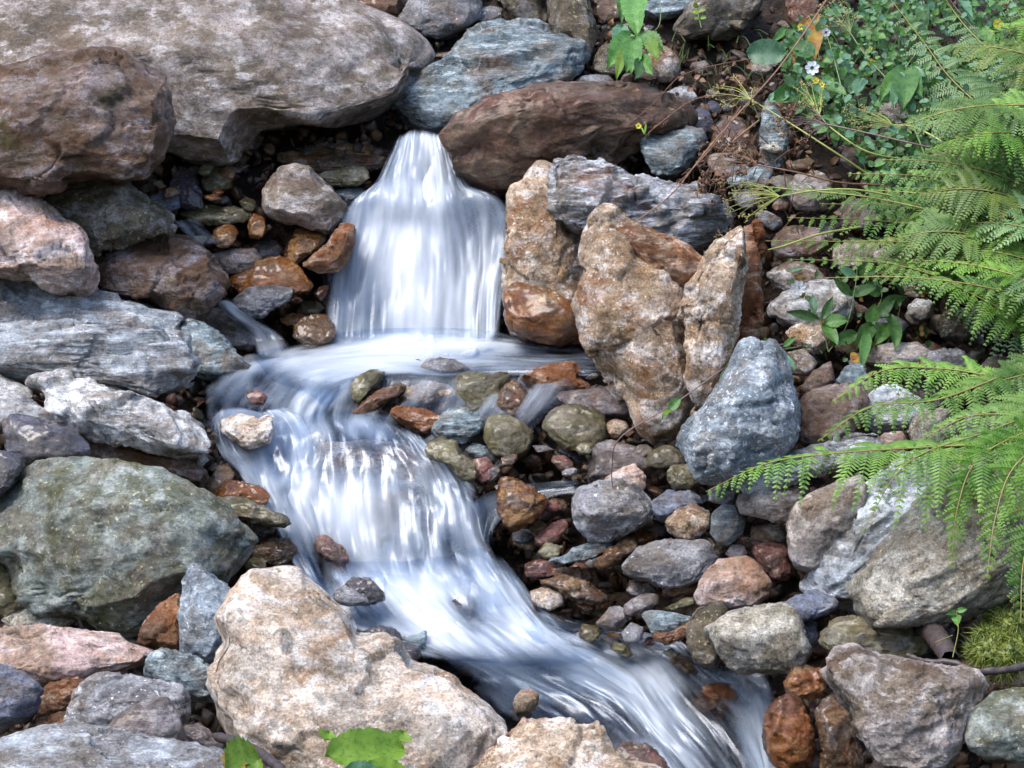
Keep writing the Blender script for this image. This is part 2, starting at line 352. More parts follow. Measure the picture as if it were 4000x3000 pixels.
    # broken chips: cells, each a plane tilted its own way, with small steps between them
    if lvl >= 4:
        Kc = 26 if lvl < 6 else 60
        cp = rs.uniform(-0.6, 0.6, (Kc, 3)); cg = rs.normal(size=(Kc, 3)); co = rs.uniform(-1, 1, Kc)
        qq = q3 + 0.07 * np.stack([fbm(q3 * 7 + 9 * j, 4, seed + j) for j in range(3)], -1)
        cid = np.zeros(len(qq), int); best = np.full(len(qq), 9e9); sec = best.copy()
        asp = np.array([1, 1, 1]) + 1.5 * strata * np.abs(sdv0(sdir))
        for j in range(Kc):
            dj = (((qq - cp[j]) * asp) ** 2).sum(1); mk = dj < best; sec = np.where(mk, best, np.minimum(sec, dj)); best[mk] = dj[mk]; cid[mk] = j
        disp += ss * rough * (1.0 if lvl < 6 else 1.25) * (0.08 * ((qq - cp[cid]) * cg[cid]).sum(1).clip(-0.22, 0.22) + (0.011 if lvl < 6 else 0.017) * co[cid])
        gap = np.sqrt(sec) - np.sqrt(best); disp -= ss * 0.022 * np.exp(-(gap / (0.016 if lvl >= 6 else 0.022)) ** 2) * np.clip(fbm(q3 * 3.5, 3, seed + 77) * 5 + 0.2, 0, 1) * min(1.0, rough + .3)
    if lvl >= 5: disp += 0.0055 * rough * (0.35 - np.abs(fbm(X * 11, 5, seed + 2, 0.62))) + 0.004 * rough * fbm(X * 40, 3, seed + 21, 0.7)
    if lvl >= 6: disp += 0.0030 * rough * fbm(X * 120, 2, seed + 4, .7)
    X = X + disp[:, None] * vn
    o = mesh_obj(name, X, f, K[mat], origin=C0)
    tag(o, label, cat, group, kind); ROCKS.append((o, cx, cy, w, h)); return o
B = 'boulder'; RK = 'rock'
# top row
rock([(-120,-110),(300,-130),(600,-70),(696,0),(740,10),(786,28),(840,50),(885,76),(903,82),(918,95),(916,135),(893,160),(878,195),(858,215),(835,245),(800,256),(760,262),(700,275),(640,266),(600,276),(560,283),(540,300),(515,332),(490,352),(460,356),(400,345),(340,320),(200,260),(-120,230)],
     'gp','huge grey and purple boulder across the top left, behind the rounded one',dd=0.05,lean=0.5,thick=0.42,ridge=-0.15,top=0.35,front=0.5,fac=3,seed=5,cuts=((-5,1.4,0.80),(-60,0.8,0.55)),strata=0.5,sdir=25)
rock([(-80,160),(0,146),(60,138),(100,118),(150,112),(210,106),(270,118),(320,145),(350,175),(370,205),(376,240),(365,290),(345,345),(310,375),(250,392),(200,385),(150,395),(90,428),(60,430),(0,418),(-80,405)],
     'gw','large rounded warm grey boulder at the left edge under the huge one',dd=0.42,lean=0.3,thick=0.5,ridge=0.35,top=0.7,fac=5,seed=6,strata=0.3)
rock([(85,436),(110,420),(140,392),(190,371),(230,366),(252,386),(275,412),(320,445),(367,465),(372,490),(355,512),(300,522),(270,532),(235,558),(200,552),(160,490),(120,460)],'og','peaked olive grey rock with yellow flecks below the rounded left boulder',dd=0.22,ridge=0.2,seed=7)
rock([(-70,395),(0,399),(20,402),(45,425),(80,435),(110,455),(125,470),(160,490),(176,512),(188,555),(205,600),(200,634),(150,645),(90,615),(0,600),(-70,600)],'pk','pink rock with a tan underside at the left edge of the picture',dd=0.3,ridge=0.0,top=0.6,seed=8)
rock([(200,600),(205,580),(230,555),(265,520),(300,513),(350,513),(400,525),(440,540),(455,555),(470,575),(488,605),(488,635),(465,657),(430,692),(418,698),(380,682),(330,652),(280,637),(220,627)],'gw','grey rock with a cracked pale top between the pink rock and the orange stones',dd=0.22,ridge=0.15,seed=9,cuts=((200,1.0,0.2),))
rock([(-90,582),(0,588),(60,592),(130,612),(200,634),(270,648),(330,668),(372,676),(390,700),(396,722),(392,745),(300,740),(150,740),(0,740),(-90,740)],'lg','upper slab of the pale layered ledge at the left edge',dd=0.22,lean=0.7,thick=0.5,ridge=-0.3,top=0.5,seed=10,strata=1.0,fac=3)
rock([(-90,690),(0,700),(100,704),(200,712),(300,720),(370,722),(398,735),(408,765),(414,800),(418,850),(412,888),(375,884),(330,862),(250,845),(150,825),(0,808),(-90,800)],'lg','pale layered ledge with a brown broken end, lower slab at the left edge',dd=0.42,lean=0.3,thick=0.6,ridge=0.5,top=0.8,seed=11,strata=1.2,fac=2,cuts=((-15,1.5,0.72),))
rock([(385,680),(425,692),(450,710),(480,732),(500,757),(528,778),(545,792),(540,812),(500,820),(430,818),(408,792),(400,740)],'te','dark craggy blue grey rock touching the end of the pale ledge',dd=0.12,rough=1.5,seed=12)
rock([(420,690),(470,663),(500,685),(550,720),(562,755),(530,760),(490,752),(450,720)],'gp','flat purple grey slab beside the little side trickle',dd=0.05,lean=0.8,thick=0.3,seed=13,name='rock',cat='rock')
rock([(62,832),(80,805),(130,803),(170,812),(230,830),(280,850),(330,870),(370,893),(410,905),(440,925),(455,955),(452,985),(430,1015),(410,1010),(395,985),(340,978),(300,966),(200,945),(130,920),(95,890),(90,850)],'wh','long whitish rock with a rusty brown tip pointing at the water',dd=0.42,ridge=0.15,lean=0.35,seed=14,cuts=((-20,1.2,0.75),))
rock([(170,925),(260,925),(340,965),(400,985),(440,1020),(462,1048),(430,1060),(340,1020),(280,1010),(190,1000)],'gw','brownish grey slab tucked under the long whitish rock',dd=0.32,seed=15,name='rock',cat='rock')
rock([(-70,800),(0,806),(30,820),(60,836),(78,852),(66,866),(0,862),(-70,850)],'wh','narrow whitish stone above the dark wedge at the left edge',dd=0.45,lean=0.6,seed=16,name='rock',cat='rock')
rock([(-70,845),(0,852),(60,862),(100,885),(120,910),(90,925),(10,930),(-70,935)],'wh','second whitish stone directly on top of the dark wedge',dd=0.46,lean=0.5,seed=17,name='rock',cat='rock')
rock([(8,908),(20,893),(60,900),(120,915),(165,935),(185,955),(191,975),(188,996),(150,1000),(60,1004),(15,978)],'dk','wet black wedge shaped rock near the left edge',dd=0.55,ridge=0.5,top=1.6,front=0.05,fac=2,rough=0.5,seed=18)
rock([(-60,968),(0,972),(30,980),(55,1000),(50,1020),(30,1045),(0,1080),(-60,1090)],'dk','dark rounded rock cut by the left edge beside the green boulder',dd=0.6,rough=0.6,seed=19)
rock([(-60,1120),(0,1090),(40,1030),(80,1008),(150,994),(230,1000),(330,1020),(400,1058),(460,1098),(520,1130),(550,1160),(545,1190),(510,1230),(480,1258),(450,1252),(420,1262),(400,1280),(330,1340),(270,1378),(240,1362),(190,1325),(80,1315),(30,1285),(10,1225),(-60,1200)],'gg','big rounded green grey boulder on the left bank with lichen',dd=0.42,lean=0.3,thick=0.45,ridge=0.3,top=0.8,fac=6,seed=20)
rock([(-60,1205),(10,1220),(40,1255),(60,1300),(62,1322),(20,1340),(-60,1335)],'mo','mossy brown stone at the left edge under the green boulder',dd=0.3,seed=21,name='rock',cat='rock')
rock([(6,1338),(30,1318),(60,1309),(110,1303),(168,1309),(170,1332),(150,1352),(90,1358),(20,1354)],'tb','speckled flat stone lying above the pink slab',dd=0.3,lean=0.8,thick=0.4,seed=22,name='rock',cat='rock')
rock([(-70,1345),(0,1355),(40,1350),(90,1348),(140,1360),(200,1375),(270,1385),(310,1394),(328,1405),(324,1420),(280,1440),(200,1465),(130,1478),(80,1482),(40,1462),(-70,1450)],'pk','flat pink slab with an orange edge in the lower left corner',dd=0.45,lean=0.75,thick=0.5,ridge=-0.45,top=0.3,front=0.9,fac=1,rough=0.7,seed=23)
rock([(-60,1430),(0,1440),(40,1450),(70,1470),(95,1500),(85,1522),(60,1555),(20,1566),(-60,1562)],'ba','blue grey rock at the left edge under the pink slab',dd=0.6,seed=24)
rock([(82,1500),(105,1478),(165,1466),(190,1475),(170,1512),(150,1540),(95,1550),(66,1545)],'or','reddish stone wedged between the blue grey rock and the grey one',dd=0.45,seed=25,name='rock',cat='rock')
rock([(50,1590),(90,1552),(140,1535),(180,1560),(170,1600),(80,1605)],'or','lower reddish stone just above the pale slab at the bottom',dd=0.5,seed=26,name='rock',cat='rock')
rock([(138,1550),(165,1500),(195,1467),(210,1460),(280,1465),(350,1475),(395,1490),(407,1512),(402,1545),(395,1582),(370,1600),(300,1600),(200,1592),(145,1572)],'gy','grey block with a flat top in the lower left corner',dd=0.62,ridge=0.35,top=0.7,seed=27,rough=0.7)
rock([(225,1585),(255,1545),(300,1518),(350,1505),(366,1508),(386,1555),(400,1592),(380,1612),(300,1606),(235,1602)],'pu','purple brown wedge leaning on the grey block',dd=0.8,rough=0.5,ridge=0.6,front=0.1,fac=2,seed=28,name='rock',cat='rock')
rock([(-70,1605),(0,1590),(60,1576),(130,1570),(200,1573),(300,1583),(380,1600),(440,1616),(490,1640),(500,1760),(-70,1780)],'lg','wide pale slab along the bottom left corner',dd=1.0,lean=0.9,thick=0.45,ridge=-0.2,top=0.3,fac=1,rough=0.7,seed=29,strata=0.3)
rock([(392,1568),(430,1565),(470,1592),(490,1618),(475,1632),(430,1622),(400,1602)],'pu','small dark purple stone behind the pale bottom slab',dd=0.62,seed=30,name='rock',cat='rock')
rock([(312,1462),(320,1430),(335,1405),(350,1402),(400,1420),(460,1435),(469,1450),(458,1475),(472,1500),(462,1518),(420,1512),(350,1478)],'te','greenish faceted rock between the pink slab and the granite boulder',dd=0.5,ridge=0.4,top=1.2,seed=31,rough=1.3)
rock([(296,1388),(310,1350),(330,1325),(360,1295),(385,1282),(394,1300),(396,1370),(392,1412),(350,1405)],'or','tan and orange rock leaning on the blue grey pointed one',dd=0.42,seed=32)
rock([(385,1330),(400,1280),(403,1230),(420,1221),(440,1225),(470,1250),(500,1275),(510,1310),(490,1345),(480,1400),(465,1435),(420,1428),(390,1410)],'bw','pointed blue grey rock beside the granite boulder',dd=0.52,lean=0.2,seed=33,fac=7)
rock([(470,1318),(488,1280),(520,1259),(560,1245),(600,1240),(650,1244),(700,1275),(740,1310),(757,1342),(772,1372),(828,1378),(857,1395),(882,1432),(950,1452),(1000,1488),(1042,1524),(1082,1558),(1104,1582),(1098,1605),(1062,1645),(1030,1700),(900,1760),(640,1740),(560,1660),(500,1572),(475,1522),(457,1482),(470,1430),(500,1390),(480,1350)],
     'tp','biggest pinkish granite boulder at the bottom centre beside the falls',dd=0.5,lean=0.5,thick=0.36,ridge=-0.42,top=0.42,front=1.0,fac=1,seed=341,cuts=((38,1.2,0.28),(150,0.9,0.5),(-80,0.8,0.3)),strata=0.3,sdir=30,rough=0.8)
rock([(1010,1700),(1060,1622),(1100,1577),(1150,1560),(1220,1562),(1290,1560),(1302,1582),(1316,1622),(1345,1650),(1420,1662),(1440,1760),(1010,1770)],'ta','tan boulder cut by the bottom edge next to the stream',dd=0.75,lean=0.5,ridge=0.1,top=0.6,seed=35)
rock([(1325,1622),(1370,1604),(1402,1615),(1432,1640),(1465,1700),(1340,1710)],'rd','wet red brown rock at the bottom edge where the stream leaves',dd=0.45,seed=36,rough=1.4,name='rock',cat='rock')
rock([(778,1366),(810,1352),(845,1355),(862,1370),(872,1400),(850,1415),(815,1395)],'dk','black wet stone on the back of the granite boulder',dd=0.4,seed=37,name='rock',cat='rock')
rock([(840,1388),(870,1383),(902,1395),(912,1412),(900,1428),(875,1434),(850,1414)],'dk','black stone with a ribbed end at the edge of the lower pool',dd=0.45,seed=38,rough=1.4,name='rock',cat='rock')
rock([(862,1375),(900,1370),(921,1363),(919,1387),(905,1403),(880,1395)],'te','small grey green chip standing on the black stones',dd=0.42,seed=39,name='rock',cat='rock')
rock([(738,1272),(760,1247),(800,1249),(826,1275),(832,1296),(790,1306),(750,1296)],'dk','rounded dark stone splashed by the second fall',dd=0.50,seed=40,name='rock',cat='rock')
rock([(718,1278),(742,1264),(792,1290),(802,1308),(750,1312),(720,1298)],'gy','small grey stone under the rounded dark one in the second fall',dd=0.52,seed=41,name='rock',cat='rock')
# left bank beside the water
rock([(425,1062),(455,1030),(470,1004),(492,999),(507,1020),(502,1048),(470,1078),(438,1080)],'bn','brown upright stone between the long whitish rock and the second fall',dd=0.3,seed=42,name='rock',cat='rock')
rock([(452,1068),(490,1035),(520,1037),(560,1050),(579,1070),(576,1095),(540,1086),(500,1078),(460,1084)],'ru','rusty orange stone at the left lip of the second fall',dd=0.38,seed=43,name='rock',cat='rock')
rock([(455,1080),(490,1067),(530,1075),(580,1100),(622,1119),(639,1131),(620,1142),(570,1134),(520,1118),(465,1096)],'mo','long thin mossy stone pointing into the second fall',dd=0.44,lean=0.7,seed=44,name='rock',cat='rock')
rock([(535,1120),(580,1112),(599,1124),(592,1152),(560,1164),(540,1145)],'dk','small dark stone below the long thin mossy one',dd=0.36,seed=45,name='rock',cat='rock')
rock([(545,1180),(580,1162),(625,1164),(641,1180),(636,1207),(600,1222),(560,1216),(546,1200)],'bn','layered brown stone on the left bank of the second fall',dd=0.36,strata=1,seed=46,name='rock',cat='rock')
rock([(575,1228),(620,1213),(660,1217),(664,1230),(650,1250),(590,1252)],'rd','flat red wet stone behind the top of the granite boulder',dd=0.34,lean=0.8,seed=47,name='rock',cat='rock')
rock([(530,1222),(545,1202),(570,1205),(577,1230),(560,1243),(533,1238)],'mo','small yellowish stone left of the flat red one',dd=0.36,seed=48,name='rock',cat='rock')
# stones above the falls, left
rock([(562,440),(570,410),(588,380),(608,361),(640,355),(667,362),(692,390),(722,415),(744,435),(747,460),(722,482),(706,512),(680,494),(640,482),(600,484),(574,462)],'gp','smooth rounded grey lilac rock left of the upper waterfall',dd=0.16,lean=0.3,ridge=0.5,front=0.12,fac=3,rough=0.6,seed=50)
rock([(612,562),(625,520),(640,490),(680,490),(708,510),(692,532),(652,562),(628,578)],'ru','orange edged stone under the rounded grey lilac rock',dd=0.12,seed=51,name='rock',cat='rock')
rock([(652,572),(680,550),(720,510),(740,477),(764,478),(764,520),(752,562),(730,587),(690,590)],'or','reddish pink rock touching the left side of the upper waterfall',dd=0.3,seed=52)
rock([(487,602),(540,575),(590,558),(620,563),(652,590),(674,615),(667,638),(620,644),(560,636),(515,638)],'ru','orange brown wet rock left of the upper waterfall',dd=0.14,seed=53,rough=1.3)
rock([(500,648),(540,620),(590,616),(630,620),(634,642),(600,662),(570,682),(530,692),(503,672)],'gy','grey layered rock with a black underside by the side trickle',dd=0.18,strata=1,seed=54)
rock([(636,700),(660,685),(700,679),(720,700),(724,726),(702,752),(660,757),(638,732)],'bn','brown pitted rock at the foot of the upper waterfall on the left',dd=0.24,seed=55,rough=1.2)
rock([(676,640),(690,620),(712,615),(714,640),(695,655)],'rd','tiny reddish stone beside the left foot of the curtain',dd=0.1,seed=56,name='rock',cat='rock')
rock([(640,675),(655,650),(690,650),(704,668),(680,685)],'mo','small green grey stone above the brown pitted rock',dd=0.1,seed=57,name='rock',cat='rock')
rock([(600,690),(625,675),(658,678),(656,700),(620,705)],'ru','small rusty stone left of the brown pitted rock',dd=0.1,seed=58,name='rock',cat='rock')
rock([(460,550),(500,536),(550,540),(572,560),(542,588),(500,593),(470,582)],'pu','dark purple stone above the orange brown wet rock',dd=0.08,seed=59,name='rock',cat='rock')
rock([(454,522),(463,495),(490,484),(505,488),(518,502),(502,532),(478,538)],'ru','bright orange wet stone in the shadow under the huge boulder',dd=0.1,seed=60,name='rock',cat='rock')
rock([(535,480),(550,461),(572,468),(578,500),(560,518),(538,512)],'ru','brown orange upright stone left of the grey lilac rock',dd=0.08,seed=61,name='rock',cat='rock')
rock([(600,330),(700,308),(800,310),(842,328),(836,368),(780,377),(680,374),(612,366)],'bn','wet brown ledge in the dark gap under the huge boulder',dd=-0.05,seed=62,strata=1)
rock([(678,380),(740,364),(792,359),(800,385),(772,404),(700,398)],'mo','flat wet olive stone behind the rounded grey lilac rock',dd=0.05,strata=1,seed=63,name='rock',cat='rock')
rock([(434,390),(450,365),(480,361),(502,380),(500,412),(460,420),(438,412)],'mo','olive pebble in the dark gap left of the waterfall',dd=0.0,seed=64,name='rock',cat='rock')
rock([(366,405),(385,362),(425,372),(442,450),(412,458),(380,444)],'dk','dark upright slab in the gap under the rounded left boulder',dd=-0.02,seed=65,name='rock',cat='rock')
rock([(396,462),(440,445),(520,450),(548,465),(520,484),(430,484)],'mo','flat mossy stone at the lip of the left trickle',dd=0.02,seed=66,name='rock',cat='rock')
rock([(318,430),(345,415),(385,420),(392,450),(350,462),(322,452)],'ba','small bluish wet pebble behind the peaked olive rock',dd=0.0,seed=67,name='rock',cat='rock')
rock([(718,416),(760,403),(800,418),(805,442),(750,436)],'te','flat greenish stone at the upper left splash',dd=0.0,seed=68,name='rock',cat='rock')
rock([(545,535),(560,515),(600,520),(612,545),(590,562),(556,560)],'dk','dark wet pebble between the purple stone and the orange edged one',dd=0.0,seed=69,name='rock',cat='rock')
# top centre
rock([(846,235),(866,210),(872,178),(920,148),(960,118),(1000,84),(1050,60),(1106,52),(1160,59),(1210,74),(1252,95),(1263,122),(1250,152),(1215,178),(1150,195),(1080,225),(1020,270),(980,300),(940,292),(900,276),(862,252)],'te','blue green slate boulder above the waterfall with a rusty foot',dd=0.0,lean=0.85,thick=0.45,ridge=0.0,top=0.4,front=0.5,seed=70,strata=0.8,sdir=-20)
rock([(955,292),(990,245),(1055,207),(1150,187),(1280,180),(1360,184),(1425,204),(1500,214),(1524,236),(1500,262),(1405,292),(1362,332),(1302,372),(1200,394),(1100,400),(1020,412),(992,382),(978,330)],'rb','long red brown overhanging boulder right of the upper waterfall',dd=0.22,lean=-0.1,thick=0.5,ridge=0.62,top=1.2,front=0.35,fac=3,seed=71,strata=0.4,sdir=-15)
rock([(862,48),(880,15),(905,-40),(1020,-40),(1037,10),(1031,48),(990,66),(940,80),(900,76),(868,62)],'gy','grey rock with a pale top at the top edge above the slate boulder',dd=0.0,lean=0.5,seed=72,ridge=0.1)
rock([(690,-50),(875,-50),(868,20),(852,52),(820,46),(755,18)],'bn','brown rock at the top edge behind the huge grey boulder',dd=-0.05,seed=73)
rock([(1026,22),(1060,12),(1087,20),(1084,42),(1050,57),(1030,50)],'gy','small grey stone between two rocks at the top edge',dd=-0.02,seed=74,name='rock',cat='rock')
rock([(1070,-50),(1175,-50),(1183,20),(1186,62),(1150,70),(1108,52),(1088,20)],'og','olive grey stone at the top edge left of the tall grey one',dd=-0.05,seed=75)
rock([(1183,-50),(1258,-50),(1277,20),(1292,70),(1293,122),(1277,152),(1250,160),(1262,112),(1230,84),(1195,70),(1182,30)],'og','tall smooth grey rock standing behind the slate boulder',dd=-0.02,lean=0.2,rough=0.5,seed=76)
rock([(1258,-50),(1350,-50),(1352,32),(1320,56),(1285,48)],'bn','brown rock at the top edge behind the hanging leafy branch',dd=-0.08,seed=77)
rock([(1370,-40),(1570,-50),(1545,8),(1480,32),(1430,44),(1390,34)],'te','slanting blue grey slab at the top edge right of the leafy branch',dd=0.0,seed=78)
rock([(1462,60),(1500,0),(1540,-50),(1660,-50),(1635,20),(1602,62),(1580,86),(1520,82),(1480,92)],'og','blocky dark olive rock under the top edge with a small plant on it',dd=0.05,lean=0.0,ridge=0.5,seed=79)
rock([(1282,132),(1300,100),(1340,88),(1372,130),(1342,158),(1300,168),(1280,158)],'og','brownish stone behind the hanging leafy branch',dd=-0.02,seed=80,name='rock',cat='rock')
rock([(1395,120),(1440,98),(1472,130),(1467,168),(1430,183),(1400,162)],'ta','tan stone right of the hanging leafy branch',dd=-0.02,seed=81,name='rock',cat='rock')
rock([(1236,178),(1270,161),(1312,164),(1330,182),(1290,194),(1245,194)],'gy','flat grey stone on top of the red brown boulder',dd=0.02,lean=0.7,seed=82,name='rock',cat='rock')
rock([(1432,206),(1460,186),(1492,188),(1508,216),(1480,228),(1446,224)],'wh','pale stone at the right end of the red brown boulder',dd=0.12,seed=83,name='rock',cat='rock')
rock([(1382,304),(1400,285),(1440,277),(1482,272),(1517,284),(1524,300),(1502,332),(1482,367),(1450,388),(1418,382),(1398,350),(1388,330)],'te','pyramid shaped rock with a blue top and brown front under the dry twigs',dd=0.18,ridge=0.25,top=1.3,seed=84,rust=None) if False else \
rock([(1382,304),(1400,285),(1440,277),(1482,272),(1517,284),(1524,300),(1502,332),(1482,367),(1450,388),(1418,382),(1398,350),(1388,330)],'te','pyramid shaped rock with a blue top and brown front under the dry twigs',dd=0.18,ridge=0.25,top=1.3,seed=84)
rock([(1478,268),(1490,250),(1510,228),(1532,240),(1548,275),(1530,294),(1500,288)],'dk','dark stone behind the pyramid shaped rock',dd=0.05,seed=85,name='rock',cat='rock')
rock([(1538,275),(1568,250),(1602,258),(1628,300),(1644,352),(1602,370),(1560,354),(1538,312)],'bn','brown rounded stone behind the dry seed heads',dd=0.05,seed=86)
rock([(1560,378),(1590,356),(1642,354),(1668,365),(1663,398),(1620,405),(1578,403)],'te','bluish flat stone under the yellow umbel rays',dd=0.12,seed=87,name='rock',cat='rock')
rock([(1190,376),(1195,358),(1210,347),(1240,341),(1290,344),(1322,357),(1347,375),(1382,385),(1442,396),(1502,411),(1542,431),(1568,452),(1574,475),(1562,502),(1545,524),(1500,545),(1460,540),(1380,525),(1300,512),(1230,505),(1202,484),(1192,442),(1195,410)],'sc','long streaky grey schist boulder lying on the orange blocks',dd=0.42,lean=0.3,thick=0.6,ridge=0.2,top=0.7,fac=3,seed=88,strata=1.5,sdir=-12)
rock([(1102,442),(1110,413),(1140,399),(1160,370),(1190,357),(1205,400),(1215,470),(1240,500),(1282,512),(1270,560),(1262,620),(1272,680),(1265,730),(1225,735),(1150,722),(1110,712),(1088,676),(1083,630),(1095,560),(1105,500)],'ta','pale orange craggy block right of the upper waterfall',dd=0.25,lean=0.1,thick=0.5,ridge=0.3,seed=89,rough=0.8)
rock([(1085,640),(1110,615),(1160,610),(1230,650),(1262,690),(1262,735),(1215,745),(1145,736),(1108,722),(1090,684)],'ru','rusty wet foot of rock at the right edge of the pool',dd=0.36,lean=0.0,seed=90,rough=0.9)
rock([(1252,645),(1260,580),(1272,512),(1290,476),(1312,458),(1352,468),(1400,500),(1450,520),(1490,560),(1500,620),(1475,690),(1482,750),(1530,800),(1502,880),(1472,932),(1412,948),(1378,922),(1338,852),(1300,790),(1272,720)],'ta','tall tan block with a pitted face below the streaky schist boulder',dd=0.5,lean=0.05,thick=0.42,ridge=0.75,front=0.12,fac=5,seed=91,cuts=((25,0.9,0.3),),rough=0.8)
rock([(1325,500),(1380,490),(1460,520),(1530,560),(1530,600),(1500,640),(1490,690),(1455,665),(1430,600),(1380,560)],'or','red brown split face between the two tan blocks',dd=0.93,lean=0.0,thick=0.25,seed=92,rough=0.8)
rock([(1462,680),(1475,632),(1510,575),(1545,530),(1600,500),(1618,520),(1600,640),(1585,760),(1560,850),(1500,925),(1484,850),(1480,760)],'ta','second tan block with a whitish crest right of the split face',dd=0.74,lean=0.1,thick=0.4,ridge=0.2,seed=93,cuts=((0,1.2,0.45),),rough=0.8)
rock([(1560,640),(1572,560),(1596,505),(1640,493),(1654,540),(1648,700),(1630,780),(1580,850),(1545,880),(1545,780)],'or','orange red right side of the tan blocks behind the willowherb stem',dd=0.66,lean=0.0,thick=0.5,seed=94,rough=0.8)
rock([(1472,962),(1480,935),(1500,900),(1540,848),(1570,800),(1605,745),(1635,727),(1662,722),(1690,770),(1707,832),(1722,880),(1727,960),(1692,988),(1640,998),(1570,1030),(1522,1034),(1488,1000)],'bw','blue grey boulder with white spots in the middle right',dd=0.6,lean=0.3,thick=0.5,ridge=0.1,top=0.35,front=0.3,fac=4,rough=0.7,seed=95)
rock([(1718,875),(1750,845),(1800,831),(1852,835),(1874,860),(1862,902),(1832,942),(1780,962),(1728,958)],'gw','brown grey block right of the white spotted boulder',dd=0.5,ridge=0.6,front=0.1,seed=96,rough=0.7)
rock([(1585,1045),(1650,1000),(1720,974),(1800,950),(1850,937),(1892,941),(1904,966),(1890,992),(1800,1015),(1720,1035),(1640,1065)],'lg','long pale flat rock behind the lowest fern frond',dd=0.52,lean=0.6,ridge=-0.2,seed=97,strata=0.6,sdir=-15)
rock([(1588,1075),(1640,1045),(1720,1028),(1750,1058),(1722,1115),(1690,1128),(1640,1118),(1598,1104)],'gp','brown pink rock under the long pale flat one',dd=0.5,seed=98)
rock([(1703,1112),(1730,1080),(1800,1048),(1870,1028),(1880,1090),(1820,1180),(1785,1218),(1752,1244),(1718,1218),(1705,1170)],'gp','smooth lilac grey rock left of the big tan block',dd=0.56,lean=0.2,fac=4,rough=0.6,seed=99)
rock([(1745,1262),(1765,1190),(1825,1110),(1930,1010),(2070,975),(2080,1060),(1960,1190),(1880,1290),(1800,1305)],'lg','pale blue layered slab behind the big tan block at the right',dd=0.5,lean=0.5,thick=0.35,seed=100,strata=1,sdir=-35)
rock([(1812,1290),(1895,1190),(1975,1090),(2050,1025),(2150,985),(2270,1010),(2270,1230),(2165,1292),(2062,1337),(1962,1348),(1888,1342),(1850,1312)],'tb','big rough tan grey boulder under the hanging fern at the right edge',dd=0.70,lean=0.6,thick=0.42,ridge=0.1,top=0.3,front=0.25,fac=3,seed=101,rough=0.7,cuts=((140,0.9,0.5),),strata=0.5,sdir=-30)
rock([(1686,1312),(1720,1285),(1762,1277),(1800,1294),(1814,1309),(1780,1328),(1738,1342),(1700,1334)],'ba','flat blue grey stone resting above the rough tan boulder',dd=0.55,lean=0.6,seed=102,name='rock',cat='rock')
rock([(1530,1362),(1570,1330),(1640,1309),(1690,1304),(1717,1330),(1733,1360),(1748,1400),(1738,1438),(1690,1450),(1600,1450),(1568,1432),(1543,1392)],'tb','rough rounded tan boulder at the right bank of the lower stream',dd=0.5,lean=0.25,thick=0.55,fac=5,rough=1.1,seed=103)
rock([(1496,1300),(1508,1265),(1520,1234),(1560,1211),(1610,1202),(1642,1225),(1662,1260),(1657,1292),(1630,1313),(1570,1310),(1530,1316)],'pk','peach coloured angular rock on the right bank',dd=0.5,ridge=0.5,front=0.3,seed=104,rough=0.8)
rock([(1484,1392),(1488,1345),(1510,1315),(1550,1301),(1582,1315),(1562,1345),(1545,1368),(1558,1402),(1545,1442),(1500,1434)],'og','brown grey rock left of the rough rounded tan boulder',dd=0.42,seed=105)
rock([(1338,1230),(1380,1185),(1420,1168),(1500,1164),(1532,1175),(1548,1207),(1522,1238),(1500,1258),(1440,1274),(1400,1254),(1350,1240)],'gy','whitish grey flat topped rock in the middle of the right bank',dd=0.46,lean=0.7,ridge=-0.2,top=0.3,front=0.9,seed=106,rough=0.8)
rock([(1430,1268),(1500,1245),(1518,1260),(1502,1278),(1450,1293),(1434,1288)],'bn','wet tan stone under the whitish grey flat rock',dd=0.4,seed=107,name='rock',cat='rock')
rock([(1482,1162),(1520,1152),(1562,1175),(1574,1202),(1548,1220),(1500,1180)],'og','grey green stone behind the whitish grey flat rock',dd=0.36,seed=108,name='rock',cat='rock')
rock([(1535,1152),(1538,1110),(1560,1090),(1590,1094),(1611,1120),(1604,1152),(1572,1182),(1548,1172)],'te','dark green rounded stone standing on edge',dd=0.46,rough=0.5,seed=109,name='rock',cat='rock')
rock([(1430,1132),(1460,1100),(1500,1087),(1532,1105),(1538,1132),(1502,1168),(1460,1158)],'ta','tan stone left of the dark green rounded one',dd=0.4,seed=110,name='rock',cat='rock')
rock([(1242,1102),(1248,1060),(1290,1044),(1340,1033),(1372,1050),(1402,1080),(1422,1110),(1392,1132),(1350,1153),(1310,1173),(1265,1178),(1252,1142)],'gy','grey faceted block with a brown underside in the middle of the stones',dd=0.42,lean=0.4,ridge=0.0,top=0.5,front=1.0,seed=111)
rock([(1398,1092),(1440,1064),(1480,1058),(1535,1085),(1502,1094),(1452,1114),(1430,1134),(1412,1114)],'ba','flat slate blue stone right of the grey faceted block',dd=0.38,lean=0.8,seed=112,name='rock',cat='rock')
rock([(1308,1034),(1345,1007),(1372,1003),(1394,1030),(1393,1064),(1360,1056),(1330,1042)],'pk','small pink stone on top of the grey faceted block',dd=0.32,seed=113,name='rock',cat='rock')
rock([(1268,1054),(1272,1000),(1290,958),(1335,952),(1390,975),(1435,1006),(1385,1036),(1320,1052)],'pu','lilac brown rock above the small pink stone',dd=0.24,seed=114)
rock([(1306,916),(1325,905),(1351,909),(1358,926),(1342,942),(1317,940)],'ta','little tan dead leaf below the tall tan block, built as a round stone',dd=0.3,seed=115,name='rock',cat='rock')  # a dead leaf, given the shape of a small stone
